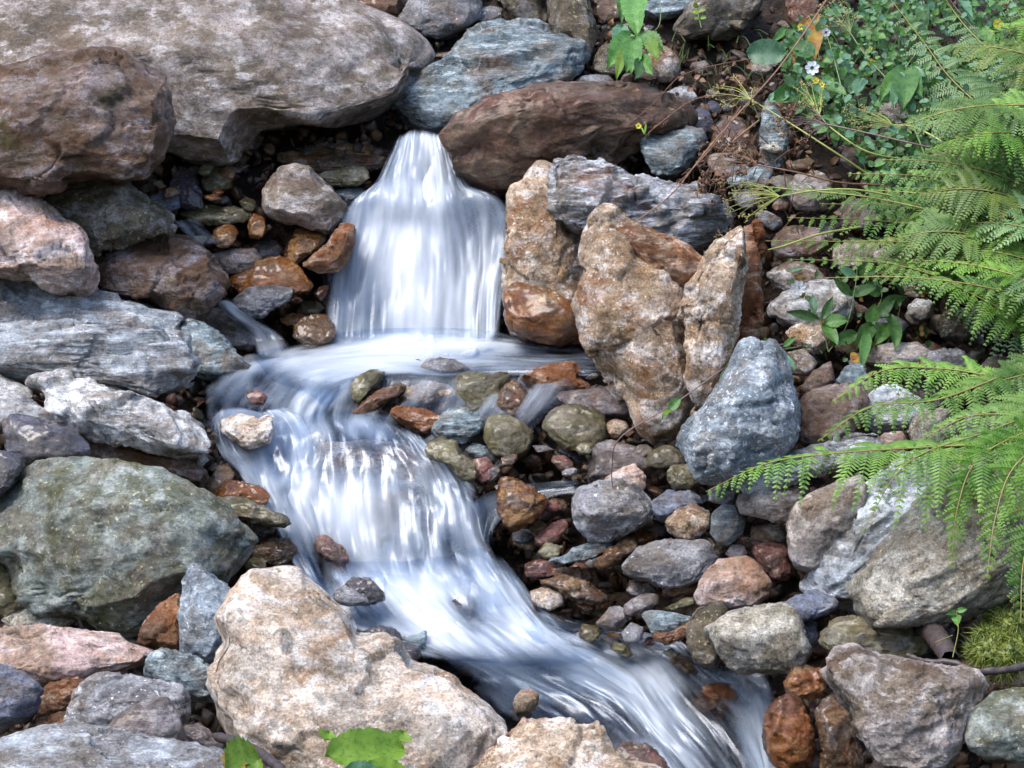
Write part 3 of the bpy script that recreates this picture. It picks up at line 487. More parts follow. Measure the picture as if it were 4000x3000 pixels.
rock([(1170,918),(1188,890),(1230,873),(1277,879),(1307,899),(1318,930),(1292,963),(1260,979),(1220,969),(1185,945)],'mo','mossy stone with a pale rim right of the second fall',dd=0.28,seed=116)
rock([(1203,860),(1215,850),(1255,843),(1330,833),(1353,850),(1364,875),(1354,908),(1310,904),(1270,884),(1230,874)],'pu','dark purple block wedged at the foot of the tall tan block',dd=0.3,ridge=0.5,top=1.2,seed=117,rough=0.7)
rock([(1118,818),(1180,790),(1240,776),(1254,800),(1250,815),(1284,838),(1250,850),(1200,850),(1150,836)],'or','orange pink stones edge right of the pool lip',dd=0.22,seed=118,name='rock',cat='rock')
rock([(1040,925),(1058,898),(1090,893),(1132,914),(1155,945),(1143,977),(1110,996),(1070,988),(1048,955)],'mo','rounded pale mossy stone in the middle of the gravel',dd=0.24,rough=0.6,seed=119)
rock([(1066,884),(1083,840),(1110,818),(1142,850),(1151,892),(1112,904),(1080,899)],'bn','brown tan stone above the rounded pale mossy one',dd=0.18,seed=120,name='rock',cat='rock')
rock([(974,820),(1000,806),(1060,810),(1104,798),(1100,832),(1090,874),(1060,894),(1010,894),(984,855)],'mo','dark mossy block hanging at the pool lip',dd=0.16,ridge=0.7,seed=121)
rock([(862,852),(885,834),(920,824),(960,829),(990,845),(987,864),(940,870),(900,875),(868,868)],'ta','flat tan stone just under the pool lip',dd=0.2,lean=0.5,seed=122,name='rock',cat='rock')
rock([(905,797),(920,777),(950,771),(985,777),(1013,796),(1000,804),(950,806)],'gy','flat pale oval stone poking out of the pool foam',dd=0.22,lean=0.9,rough=0.5,seed=123,name='rock',cat='rock')
rock([(960,769),(1000,759),(1030,761),(1037,777),(1020,791),(985,778)],'bn','smaller brown stone behind the pale oval one in the pool',dd=0.12,seed=124,name='rock',cat='rock')
rock([(752,845),(765,817),(800,799),(834,799),(824,822),(797,848),(777,874),(760,868)],'mo','upright mossy stone where the pool spills over',dd=0.22,seed=125,name='rock',cat='rock')
rock([(750,900),(788,863),(830,838),(875,828),(864,852),(822,873),(782,900),(756,910)],'bn','slanting brown stone under the upright mossy one',dd=0.2,seed=126,name='rock',cat='rock')
rock([(840,887),(870,876),(910,881),(953,899),(948,928),(920,936),(888,924),(858,908)],'or','brown pointed rock in the gravel below the flat tan stone',dd=0.26,seed=127,name='rock',cat='rock')
rock([(926,935),(950,905),(965,890),(1000,881),(1032,895),(1050,911),(1042,933),(1000,958),(958,948)],'te','stack of dark slate layers in the middle of the gravel',dd=0.3,strata=2,seed=128,name='rock',cat='rock')
rock([(906,984),(928,954),(955,943),(982,954),(998,980),(1023,1000),(1034,1032),(1015,1050),(988,1034),(968,1004),(938,994)],'mo','curved olive rock at the top right of the second fall',dd=0.34,seed=129)
rock([(1004,972),(1020,956),(1052,963),(1058,988),(1030,994)],'te','small grey stone right of the curved olive rock',dd=0.26,seed=130,name='rock',cat='rock')
rock([(1022,992),(1050,985),(1068,1010),(1062,1038),(1034,1044),(1022,1018)],'rd','red and olive stone right of the curved olive rock',dd=0.28,seed=131,name='rock',cat='rock')
rock([(1072,1062),(1084,1034),(1110,1034),(1152,1055),(1183,1080),(1178,1102),(1142,1133),(1100,1149),(1078,1112)],'ru','bright rusty orange rock right of the second fall',dd=0.4,lean=0.3,ridge=0.3,strata=1.2,sdir=-20,seed=132)
rock([(1152,1174),(1158,1155),(1190,1129),(1222,1119),(1230,1136),(1202,1169),(1170,1184)],'rd','thin red brown stone below the bright rusty orange rock',dd=0.34,seed=133,name='rock',cat='rock')
rock([(1185,1212),(1240,1185),(1290,1171),(1330,1168),(1323,1187),(1280,1208),(1220,1222)],'te','flat dark green stone under the grey faceted block',dd=0.42,lean=0.7,seed=134,name='rock',cat='rock')
rock([(1162,1192),(1180,1172),(1217,1179),(1208,1203),(1175,1207)],'mo','small yellowish stone left of the flat dark green one',dd=0.38,seed=135,name='rock',cat='rock')
rock([(1280,1220),(1308,1190),(1350,1164),(1375,1163),(1378,1187),(1342,1208),(1300,1233)],'bn','long slanting wet stone left of the whitish grey flat rock',dd=0.42,seed=136,name='rock',cat='rock')
rock([(1132,1218),(1180,1204),(1203,1214),(1198,1243),(1150,1256),(1134,1244)],'rd','red wet cube shaped stone at the right edge of the second fall',dd=0.36,seed=137,name='rock',cat='rock')
rock([(1188,1228),(1270,1226),(1280,1246),(1252,1265),(1200,1250)],'bn','flat dark brown stone right of the red cube shaped one',dd=0.36,seed=138,name='rock',cat='rock')
rock([(1160,1254),(1208,1242),(1270,1260),(1314,1290),(1304,1309),(1250,1299),(1198,1270)],'bn','long wet tan stone lying along the right bank',dd=0.42,lean=0.6,seed=139,name='rock',cat='rock')
rock([(1145,1278),(1180,1264),(1217,1284),(1224,1304),(1187,1320),(1152,1305)],'ta','small tan stone below the long wet tan one',dd=0.42,seed=140,name='rock',cat='rock')
rock([(1348,1305),(1383,1284),(1422,1281),(1428,1297),(1402,1318),(1360,1335),(1347,1324)],'pu','purple slate chip on the right bank of the lower stream',dd=0.46,lean=0.7,rough=0.5,seed=141,name='rock',cat='rock')
rock([(1381,1320),(1430,1320),(1494,1333),(1473,1358),(1440,1368),(1410,1374),(1398,1347)],'te','green three sided stone on the right bank',dd=0.48,lean=0.5,fac=3,rough=0.4,seed=142,name='rock',cat='rock')
rock([(1406,1372),(1450,1362),(1492,1342),(1485,1374),(1440,1392)],'ru','brown stone under the green three sided one',dd=0.44,seed=143,name='rock',cat='rock')
rock([(1285,1348),(1320,1309),(1347,1309),(1353,1342),(1330,1364),(1298,1359)],'pu','purple brown wet stone left of the purple slate chip',dd=0.42,seed=144,name='rock',cat='rock')
rock([(1342,1368),(1363,1344),(1393,1355),(1389,1384),(1348,1390)],'gy','small grey stone at the water line below the purple chip',dd=0.42,seed=145,name='rock',cat='rock')
rock([(1432,1316),(1480,1291),(1503,1288),(1498,1308),(1450,1322)],'mo','thin olive stone between the purple chip and the peach rock',dd=0.42,seed=146,name='rock',cat='rock')
rock([(1352,1274),(1365,1258),(1388,1260),(1396,1276),(1378,1289),(1356,1286)],'pu','tiny round purple pebble under the whitish grey flat rock',dd=0.38,seed=147,name='rock',cat='rock')
rock([(1620,1180),(1670,1170),(1703,1180),(1710,1242),(1682,1265),(1648,1234)],'rd','red brick coloured wet rock right of the peach rock',dd=0.4,seed=148)
rock([(1566,1195),(1580,1178),(1605,1176),(1615,1198),(1590,1212)],'pk','small pale pink stone above the peach rock',dd=0.42,seed=149,name='rock',cat='rock')
rock([(1716,1352),(1740,1337),(1765,1345),(1764,1392),(1740,1404),(1722,1385)],'ba','bluish stone behind the rough rounded tan boulder',dd=0.4,seed=150,name='rock',cat='rock')
rock([(1774,1362),(1800,1339),(1860,1337),(1960,1353),(2002,1370),(2014,1412),(1960,1430),(1880,1425),(1800,1405),(1778,1388)],'mo','long grained tan rock under the big rough boulder',dd=0.5,strata=1,seed=151)
rock([(1785,1424),(1808,1400),(1850,1397),(1902,1420),(1982,1435),(2062,1450),(2118,1460),(2114,1492),(2094,1562),(2062,1625),(2030,1672),(1960,1685),(1900,1655),(1850,1590),(1845,1542),(1818,1492),(1792,1458)],'gp','big angular lilac grey rock in the lower right corner with tan chips',dd=0.72,lean=0.4,thick=0.5,ridge=0.1,top=0.3,front=0.5,fac=6,seed=152,cuts=((165,1.4,0.6),(-60,1.0,0.55)))
rock([(2086,1592),(2098,1540),(2130,1500),(2180,1488),(2270,1488),(2270,1625),(2190,1642),(2130,1640),(2098,1618)],'gg','dark green grey boulder in the bottom right corner',dd=0.7,rough=0.6,seed=153)
rock([(1693,1474),(1710,1447),(1750,1438),(1782,1450),(1781,1492),(1760,1514),(1720,1505),(1698,1494)],'ru','rusty crumbly rock left of the big angular lilac rock',dd=0.46,rough=1.6,seed=154,name='rock',cat='rock')
rock([(1650,1605),(1656,1540),(1678,1507),(1710,1498),(1738,1530),(1752,1570),(1762,1622),(1745,1660),(1690,1660),(1658,1635)],'ru','orange boulder standing in the stream at the bottom right',dd=0.5,lean=0.1,seed=155)
rock([(1768,1524),(1800,1500),(1832,1540),(1855,1600),(1870,1720),(1785,1720),(1772,1600)],'bn','brown wet rock between the orange boulder and the angular lilac rock',dd=0.42,lean=0.0,seed=156)
rock([(1482,1545),(1498,1490),(1550,1472),(1592,1480),(1604,1522),(1582,1556),(1520,1560)],'or','orange pink stone half under the water of the lower stream',dd=0.12,seed=157,name='rock',cat='rock')
rock([(1106,1518),(1124,1491),(1140,1485),(1164,1500),(1162,1523),(1140,1546),(1114,1540)],'ta','little tan stone sticking out of the lower pool',dd=0.26,seed=158,name='rock',cat='rock')
rock([(2085,1350),(2100,1338),(2150,1335),(2205,1328),(2200,1362),(2140,1380),(2095,1378)],'or','brick red rock behind the moss clump',dd=0.4,seed=159,name='rock',cat='rock')
# right hillside, between the plants
for q in [
 ([(1660,592),(1700,560),(1752,568),(1784,600),(1762,628),(1700,634),(1663,618)],'gp','pinkish grey stone right of the orange red block',.2),
 ([(1656,668),(1700,633),(1760,606),(1822,613),(1844,650),(1832,694),(1760,706),(1688,704)],'wh','pale broad stone behind the campion leaves',.28),
 ([(1696,762),(1740,752),(1764,785),(1752,814),(1706,808)],'ta','tan stone at the right shoulder of the white spotted boulder',.4),
 ([(1726,842),(1758,800),(1795,780),(1804,820),(1782,843),(1740,854)],'gw','brown stone above the brown grey block',.4),
 ([(1796,832),(1828,790),(1862,783),(1875,820),(1852,840)],'te','blue stone above the brown grey block',.4),
 ([(1858,772),(1900,749),(1980,738),(2014,760),(2004,788),(1920,794),(1868,788)],'gp','long purple grey stone in the scree above the ferns',.35),
 ([(1990,795),(2008,758),(2070,753),(2104,780),(2084,808),(2020,814)],'gy','grey rounded stone right of the long purple grey one',.35),
 ([(1960,662),(1980,643),(2012,649),(2018,682),(1990,694),(1965,682)],'wh','small whitish stone high in the scree',.25),
 ([(1880,712),(1895,690),(1940,684),(1965,702),(1955,724),(1905,728)],'ba','dark bluish stone high in the scree',.25),
 ([(1700,720),(1720,700),(1780,705),(1800,740),(1770,765),(1720,750)],'ta','brown stone below the campion leaves',.3),
 ([(1800,735),(1820,715),(1860,720),(1868,755),(1835,770),(1805,760)],'bn','dark brown stone left of the long purple grey one',.3),
 ([(1870,870),(1900,845),(1960,850),(1975,890),(1930,915),(1880,905)],'gw','grey brown stone behind the upper fern tip',.4),
 ([(1895,950),(1910,935),(1950,930),(1965,965),(1945,985),(1905,980)],'pk','pinkish stone at the end of the long pale flat rock',.46),
 ([(1960,930),(1985,890),(2050,880),(2070,930),(2040,975),(1980,975)],'tb','tan rock between two fern fronds',.46),
 ([(1860,905),(1885,850),(1925,830),(1990,860),(2010,900),(1960,930),(1890,935)],'lg','pale rock partly behind the second fern frond',.42),
 ([(1698,-40),(1760,-40),(1767,30),(1747,68),(1715,62),(1698,40)],'rb','brown upright stone at the top edge behind the yellow leaf',.1),
 ([(1900,290),(1898,230),(1930,208),(1962,235),(1968,282),(1930,304)],'gp','grey lilac rock behind the big hanging leaves',.15),
 ([(1815,350),(1825,310),(1865,302),(1900,325),(1890,362),(1840,370)],'gw','brown grey stone behind the umbel stems',.15),
 ([(1642,332),(1645,240),(1665,208),(1692,260),(1704,322),(1680,364)],'te','tall bluish stone behind the yellow green stem',.12),
 ([(1700,420),(1720,380),(1770,370),(1800,400),(1780,450),(1720,455)],'gp','lilac stone below the yellow green stem',.2),
 ([(1665,520),(1700,490),(1770,495),(1790,530),(1750,560),(1680,558)],'gw','brown grey stone under the longest fern frond',.2),
 ([(1800,540),(1840,515),(1900,525),(1905,570),(1850,590),(1800,575)],'tb','rough tan stone between leaves high in the scree',.2),
 ([(1810,455),(1850,430),(1900,440),(1910,480),(1860,500),(1815,490)],'gy','grey stone hidden among the ferns',.1),
 ([(2020,700),(2040,670),(2100,665),(2130,700),(2100,735),(2040,735)],'og','olive stone beneath the drooping frond at the right',.25),
 ([(2110,800),(2140,770),(2230,770),(2240,830),(2180,850),(2120,835)],'og','olive rock at the right edge behind the ferns',.3),
 ([(2080,930),(2110,880),(2230,880),(2240,980),(2160,1000),(2090,985)],'ba','blue grey rock at the right edge behind the ferns',.4),
 ([(1290,1385),(1330,1370),(1400,1385),(1440,1400),(1400,1420),(1320,1415)],'bn','flat brown wet rock at the water line of the right bank',.12),
 ([(1470,1470),(1440,1425),(1470,1405),(1500,1430),(1520,1460)],'bn','wet tan foot stone at the right water line',.2),
 ([(1440,1030),(1450,1005),(1500,1000),(1530,1030),(1500,1055),(1455,1055)],'mo','small mossy stone below the white spotted boulder',.36),
 ([(1530,1085),(1535,1050),(1580,1040),(1600,1062),(1580,1090)],'gy','grey pebble left of the brown pink rock',.4),
 ([(1395,1010),(1400,975),(1440,960),(1475,975),(1480,1005),(1440,1015)],'mo','olive stone at the left foot of the white spotted boulder',.3),
 ([(1620,1165),(1625,1140),(1690,1130),(1705,1165),(1670,1180)],'ta','tan stone between the brown pink rock and the red one',.38),
 ([(1245,1000),(1200,975),(1215,965),(1262,980),(1275,1010)],'dk','dark pebble under the mossy stone with a pale rim',.2),
 ([(1830,1295),(1790,1300),(1730,1260),(1750,1230),(1800,1240)],'og','olive stone in the crack under the blue layered slab',.44),
 ([(2020,1440),(2100,1420),(2240,1430),(2240,1500),(2120,1500),(2040,1470)],'bn','brown earthy rock behind the fallen branch',.42),
 ]:
    r_ = max(np.ptp([p[0] for p in q[0]]), np.ptp([p[1] for p in q[0]])) < 90
    rock(q[0], q[1], q[2], dd=q[3], name='rock' if r_ else 'boulder', cat='rock' if r_ else 'boulder')

# small loose stones lying on the ground between the traced ones: things one can count
rs_ = random.Random(4)
def inpoly(u, v, poly):
    c = False; n = len(poly)
    for i in range(n):
        x1, y1 = poly[i]; x2, y2 = poly[(i + 1) % n]
        if (y1 > v) != (y2 > v) and u < (x2 - x1) * (v - y1) / (y2 - y1) + x1: c = not c
    return c
zones = [  # polygon, count, size range, materials, label, group, dd
 ([(1540,340),(2260,200),(2260,1000),(1900,980),(1720,820),(1660,640)], 86, (32,80), ['gw','gy','gp','tb','og','bn','te'], 'loose grey or brown stone in the scree under the ferns', 'loose stones in the scree under the ferns', .12),
 ([(1030,950),(1480,980),(1650,1180),(1500,1440),(1250,1400),(1130,1230)], 84, (26,60), ['ru','bn','mo','rd','pu','gy','ta'], 'small wet stone among the brown gravel of the right bank', 'small wet stones of the right bank', .24),
 ([(730,790),(1300,760),(1350,900),(1280,1040),(1050,1030),(860,960)], 38, (24,50), ['ru','bn','mo','ta','or'], 'small wet stone in the spillway below the pool', 'small wet stones below the pool', .1),
 ([(300,370),(620,300),(820,380),(720,640),(500,700),(420,560)], 36, (24,50), ['ru','bn','mo','dk','bn'], 'small wet stone in the dark gap left of the upper waterfall', 'small wet stones left of the upper waterfall', .0),
 ([(1240,60),(1700,20),(1700,380),(1540,330),(1380,170)], 22, (26,60), ['og','bn','gw','dk'], 'small dark stone in the crevices at the top of the slope', 'small stones in the crevices at the top', .02),
 ([(10,1220),(520,1240),(480,1560),(60,1560)], 20, (22,46), ['bn','mo','pu','ta'], 'small stone in the cracks of the lower left bank', 'small stones in the cracks of the lower left bank', .2),
 ([(1700,1180),(2200,1330),(2200,1650),(1760,1640)], 14, (24,54), ['bn','mo','rd'], 'small dark stone in the cracks of the lower right bank', 'small stones in the cracks of the lower right bank', .2)]
for poly, cnt, (s0, s1), mats, lab, grp, dd in zones:
    k = 0; us = [p[0] for p in poly]; vs = [p[1] for p in poly]
    while k < cnt:
        u, v = rs_.uniform(min(us), max(us)), rs_.uniform(min(vs), max(vs))
        if not inpoly(u, v, poly): continue
        s = rs_.uniform(s0, s1) / 2; asp = rs_.uniform(0.4, 0.85); ro = rs_.uniform(-0.5, 0.5); n = rs_.randint(4, 7); pp = []
        for i in range(n):
            a = 2 * math.pi * (i + rs_.uniform(-.3, .3)) / n; x, y = s * math.cos(a), s * asp * math.sin(a)
            pp.append((u + x * math.cos(ro) - y * math.sin(ro), v + x * math.sin(ro) + y * math.cos(ro)))
        rock(pp, rs_.choice(mats), lab, dd=dd + rs_.uniform(-.02, .09), lvl=4, name='stone', cat='stone', group=grp, thick=0.7); k += 1

def gravel():
    v, f = ico(2); rs = np.random.RandomState(3); VV = []; FF = []; n = 0; tm = []
    for k in range(30):
        a = v * np.array([1.25, 1.0, rs.uniform(.3, .8)])
        for j in range(9):
            q = rs.normal(size=3); q /= np.linalg.norm(q); e = np.maximum(a @ q - rs.uniform(0.22, 0.5), 0); a = a - e[:, None] * q
        tm.append(a)
    for i in range(15500):
        u = rs.uniform(-60, 2280); w = rs.uniform(-40, 1720); far = i >= 9500
        if far:
            u = rs.uniform(-900, 3100); w = rs.uniform(-420, 1950)
            if -30 < u < 2240 and -20 < w < 1680: continue
        s = rs.uniform(0.014, 0.038) * (1 if rs.rand() < .75 else 1.35) * (rs.uniform(1, 3.2) if far else 1); d = float(T(u, w)) + 0.10 - rs.uniform(0, 0.09)
        q = rs.normal(size=(3, 3)); q, _ = np.linalg.qr(q)
        VV.append((tm[rs.randint(30)] * s) @ q + P(u, w, d)); FF.append(f + n); n += len(v)
    M = NT('mixed_gravel'); g = M.n("NewGeometry"); r = g.outputs["Random Per Island"]
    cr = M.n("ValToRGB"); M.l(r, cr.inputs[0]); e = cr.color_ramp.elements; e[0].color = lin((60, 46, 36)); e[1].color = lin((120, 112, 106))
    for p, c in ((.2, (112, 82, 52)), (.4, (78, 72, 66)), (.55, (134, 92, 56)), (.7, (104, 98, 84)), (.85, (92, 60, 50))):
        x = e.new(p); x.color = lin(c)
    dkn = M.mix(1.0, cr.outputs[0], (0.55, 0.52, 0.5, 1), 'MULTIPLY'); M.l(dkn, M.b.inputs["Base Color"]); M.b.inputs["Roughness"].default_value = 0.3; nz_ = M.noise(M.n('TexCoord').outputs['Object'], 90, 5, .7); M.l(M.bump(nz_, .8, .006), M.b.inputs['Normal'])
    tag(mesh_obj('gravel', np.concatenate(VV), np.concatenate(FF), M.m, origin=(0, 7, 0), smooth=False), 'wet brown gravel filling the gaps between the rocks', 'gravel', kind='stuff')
gravel()

# stones under the falling water
rock([(590,1010),(640,975),(720,958),(820,958),(900,975),(970,1020),(1010,1080),(1000,1180),(900,1230),(740,1230),(640,1180),(600,1100)],'ta','rounded tan boulder that the second fall pours over',dd=0.10,lean=0.6,thick=0.5,rough=0.5,seed=301)
rock([(560,905),(585,895),(590,930),(580,960),(540,975),(510,960),(480,935),(478,905),(520,895)],'tp','pale stone with a red base washed by the left branch of water',dd=0.36,seed=302,name='rock',cat='rock')
rock([(530,845),(560,842),(580,856),(570,875),(540,875)],'rd','small red stone half drowned in the left branch of water',dd=0.25,seed=303,name='rock',cat='rock')
rock([(665,1165),(700,1150),(740,1180),(760,1215),(740,1240),(710,1225)],'rd','dark red stone showing through the left side of the second fall',dd=0.33,seed=304,name='rock',cat='rock')
rock([(880,1135),(930,1125),(980,1140),(985,1180),(930,1195),(890,1175)],'dk','dark stone showing through the right side of the second fall',dd=0.27,seed=305,name='rock',cat='rock')
rock([(965,1300),(1000,1285),(1040,1300),(1045,1350),(1010,1370),(970,1350)],'dk','dark stone under the foam below the second fall',dd=0.30,seed=306,name='rock',cat='rock')
rock([(730,440),(840,425),(1000,430),(1110,440),(1110,640),(1080,740),(900,750),(710,745),(705,600)],'ba','blue grey rock wall behind the upper waterfall curtain',dd=-0.12,lean=0.1,thick=0.2,seed=307)
# ---------------------------------------------------------------- water (silky, aerated by the fall)
def watermat():
    M = NT('white_water'); uv = M.n("UVMap"); at = M.n("Attribute"); at.attribute_name = 'dens'; ed = M.n("Attribute"); ed.attribute_name = 'edge'
    dens, edge = at.outputs["Fac"], ed.outputs["Fac"]
    def nz(sx, sy, off, det=3, dist=0.0):
        mp = M.n("Mapping"); mp.inputs["Scale"].default_value = (sx, sy, 1); mp.inputs["Location"].default_value = (off, off * 2, 0); M.l(uv.outputs[0], mp.inputs[0])
        return M.noise(mp.outputs[0], 1.0, det, 0.55, dist)
    a = nz(11, 1.0, 0.3, 2, 0.4); b = nz(32, 1.4, 4.0, 2); c = nz(7, 3.5, 9.0, 4, 0.5); e = nz(150, 3.0, 2.2, 2)
    st = M.math('ADD', M.math('MULTIPLY', a, 0.38), M.math('MULTIPLY', b, 0.18)); st = M.math('ADD', st, M.math('MULTIPLY', c, 0.38)); st = M.math('ADD', st, M.math('MULTIPLY', e, 0.06))
    k = M.math('MULTIPLY', M.math('SUBTRACT', st, 0.5), 2.2)
    al = M.math('ADD', dens, M.math('MULTIPLY', k, M.math('SUBTRACT', 1.25, dens)), clamp=True)
    e2 = M.ramp(M.math('ADD', edge, M.math('MULTIPLY', k, 0.30)), 0.05, 0.95)
    al = M.math('MULTIPLY', al, e2, clamp=True)
    # white aerated water
    df = M.b; col = M.mix(M.ramp(M.math('ADD', dens, M.math('MULTIPLY', k, 0.5)), 0.15, 1.0), (0.52, 0.60, 0.69, 1), (0.90, 0.93, 0.97, 1)); M.l(col, df.inputs["Base Color"])
    df.inputs["Roughness"].default_value = 0.55; df.inputs["Specular IOR Level"].default_value = 0.25
    M.l(M.bump(st, 0.12, 0.03), df.inputs["Normal"])
    tl = M.n("BsdfTranslucent"); M.l(col, tl.inputs[0]); m0 = M.n("MixShader"); m0.inputs[0].default_value = 0.45; M.l(df.outputs[0], m0.inputs[1]); M.l(tl.outputs[0], m0.inputs[2])
    # the clear film
    tr = M.n("BsdfTransparent"); tr.inputs[0].default_value = (0.86, 0.90, 0.95, 1)
    gl = M.n("BsdfGlossy"); gl.inputs["Roughness"].default_value = 0.22; gl.inputs["Color"].default_value = (0.85, 0.9, 1, 1); M.l(M.bump(st, 0.6, 0.03), gl.inputs["Normal"])
    fr = M.n("Fresnel"); fr.inputs[0].default_value = 1.33
    m1 = M.n("MixShader"); M.l(M.math('MULTIPLY', M.math('MULTIPLY_ADD', fr.outputs[0], 1.2, 0.03), e2, clamp=True), m1.inputs[0]); M.l(tr.outputs[0], m1.inputs[1]); M.l(gl.outputs[0], m1.inputs[2])
    m2 = M.n("MixShader"); M.l(al, m2.inputs[0]); M.l(m1.outputs[0], m2.inputs[1]); M.l(m0.outputs[0], m2.inputs[2]); M.l(m2.outputs[0], M.out.inputs[0])
    return M.m
K['water'] = watermat()
def cr(P0, n):
    """Catmull-Rom through the rows of P0, n samples"""
    P0 = np.asarray(P0, float); m = len(P0); A_ = np.concatenate([[2 * P0[0] - P0[1]], P0, [2 * P0[-1] - P0[-2]]])
    t = np.linspace(0, m - 1, n); i = np.minimum(t.astype(int), m - 2); f = (t - i)[(...,) + (None,) * (P0.ndim - 1)]
    a, b, c, d = A_[i], A_[i + 1], A_[i + 2], A_[i + 3]
    return 0.5 * (2 * b + (c - a) * f + (2 * a - 5 * b + 4 * c - d) * f ** 2 + (3 * b - a - 3 * c + d) * f ** 3)
WN = [0]
def sheet(lines, label, dd=0.2, layers=2, ends=(0.06, 0.08), side=0.10, amp=0.012, na=70, nc=60, dens=1.0, brk=1.0, name='water'):
    """lines: streamlines left to right, each a list of (u, v, density[, extra dd]) from upstream to downstream"""
    rows = []
    for L in lines:
        q = [(p[0], p[1], p[2], p[3] if len(p) > 3 else 0.0) for p in L]
        q = cr(q, na); rows.append(q)
    G = cr(np.array(rows), nc)             # nc x na x 4
    U, V_, D, E = G[..., 0], G[..., 1], np.clip(G[..., 2], 0, 1.1) * dens, G[..., 3]
    s = np.linspace(0, 1, nc)[:, None] * np.ones((1, na)); t = np.ones((nc, 1)) * np.linspace(0, 1, na)
    dep = T(U, V_) - dd - E
    for _ in range(6): dep[:, 1:-1] = (dep[:, :-2] + 2 * dep[:, 1:-1] + dep[:, 2:]) / 4
    VV, FF, UV, DE, ED = [], [], [], [], []; n0 = 0
    Xb = P(U, V_, dep); w0 = np.linalg.norm(np.diff(Xb, axis=0), axis=-1).sum(0).mean(); l0 = np.linalg.norm(np.diff(Xb, axis=1), axis=-1).sum(1).mean()
    fc = np.stack([(s * w0).ravel(), (t * l0).ravel(), np.full(s.size, WN[0] * 2.7)], -1)
    lump = fbm(fc * np.array([7.0, 2.6, 1]), 3, 55, 0.5).reshape(U.shape); lump2 = fbm(fc * np.array([17, 4.0, 1]), 3, 57, 0.5).reshape(U.shape)
    D = np.clip(D + brk * (0.62 * lump + 0.42 * lump2), 0, 1.15)
    for k in range(layers):
        X = P(U, V_, dep - 0.022 * k)
        wid = np.linalg.norm(np.diff(X, axis=0), axis=-1).sum(0).mean(); ln = np.linalg.norm(np.diff(X, axis=1), axis=-1).sum(1).mean()
        ux = s * wid + 7.3 * k + WN[0] * 1.9; uy = t * ln + 3.1 * k + WN[0] * 0.7
        n = fbm(np.stack([ux.ravel() * 9, uy.ravel() * 2.2, np.full(ux.size, WN[0] * 1.3 + k)], -1), 3, 40).reshape(ux.shape)
        n2 = fbm(np.stack([ux.ravel() * 34, uy.ravel() * 3.5, np.full(ux.size, WN[0] * 1.3 + k)], -1), 2, 41).reshape(ux.shape)
        X = X + ((n * amp * 1.6 + n2 * amp * 0.5 + lump * 0.04 * brk))[..., None] * np.array([0, -0.8, 0.6])
        es = np.minimum(s, 1 - s) / max(side * 1.9, 1e-3) * (1 + 0.5 * n) + 0.9 * brk * lump2; et = np.minimum(t / max(ends[0], 1e-3), (1 - t) / max(ends[1], 1e-3))
        e = np.clip(np.minimum(es, 1), 0, 1) * np.clip(et, 0, 1)
        i = np.arange(nc * na).reshape(nc, na) + n0
        FF.append(np.stack([i[:-1, :-1], i[:-1, 1:], i[1:, 1:], i[1:, :-1]], -1).reshape(-1, 4)); n0 += nc * na
        VV.append(X.reshape(-1, 3)); UV.append(np.stack([ux, uy], -1).reshape(-1, 2)); DE.append((D * (0.72 if k == 0 else 0.62)).ravel()); ED.append(e.ravel())
    WN[0] += 1
    o = mesh_obj(name, np.concatenate(VV), np.concatenate(FF), K['water'], uv=np.concatenate(UV), attrs={'dens': np.concatenate(DE), 'edge': np.concatenate(ED)})
    return tag(o, label, 'water', kind='structure')
# upper fall: a narrow jet out of the gap between the boulders that breaks on a shelf and spreads into a curtain
sheet([[(860,290,0),(838,340,0),(808,396,.1),(752,436,.35,.02),(728,495,.7),(716,580,.6),(704,660,.6),(690,764,.7)],
       [(866,288,.3),(844,340,.3),(822,390,.45),(788,422,.7,.03),(774,490,.9),(762,590,.6),(752,680,.55),(745,782,.9)],
       [(872,286,.7),(855,340,.65),(838,390,.7),(832,425,.95,.04),(826,490,1.05),(808,580,.75),(800,680,.35),(800,778,.9)],
       [(890,281,.9),(880,340,.9),(872,390,.9),(872,435,1,.04),(868,500,1.1),(858,590,1),(850,680,.85),(850,774,1)],
       [(915,280,1),(915,340,.95),(915,390,.95),(915,440,1,.04),(918,505,1.1),(920,600,1.05),(915,690,1),(912,788,1.05)],
       [(942,285,1),(952,340,.95),(958,390,.92),(962,440,.9,.03),(970,510,1),(972,600,1.05),(968,690,1.05),(965,780,1.05)],
       [(958,291,.8),(976,345,.8),(986,395,.7),(1000,430,.6,.02),(1018,490,.5),(1024,590,.75),(1020,680,.85),(1020,778,1)],
       [(964,294,.4),(986,348,.4),(998,398,.35),(1040,420,.35,.02),(1062,475,.3),(1058,555,.75),(1048,640,.95),(1045,764,.9)],
       [(968,298,0),(994,352,0),(1014,404,.1),(1085,432,.25),(1114,490,.35),(1110,575,.4),(1092,650,.2),(1084,752,.35)]],
      'upper waterfall, a narrow jet spreading into a wide white curtain', dd=.22, ends=(.05,.045), side=.05, amp=.02, na=110, nc=120, brk=0.4)
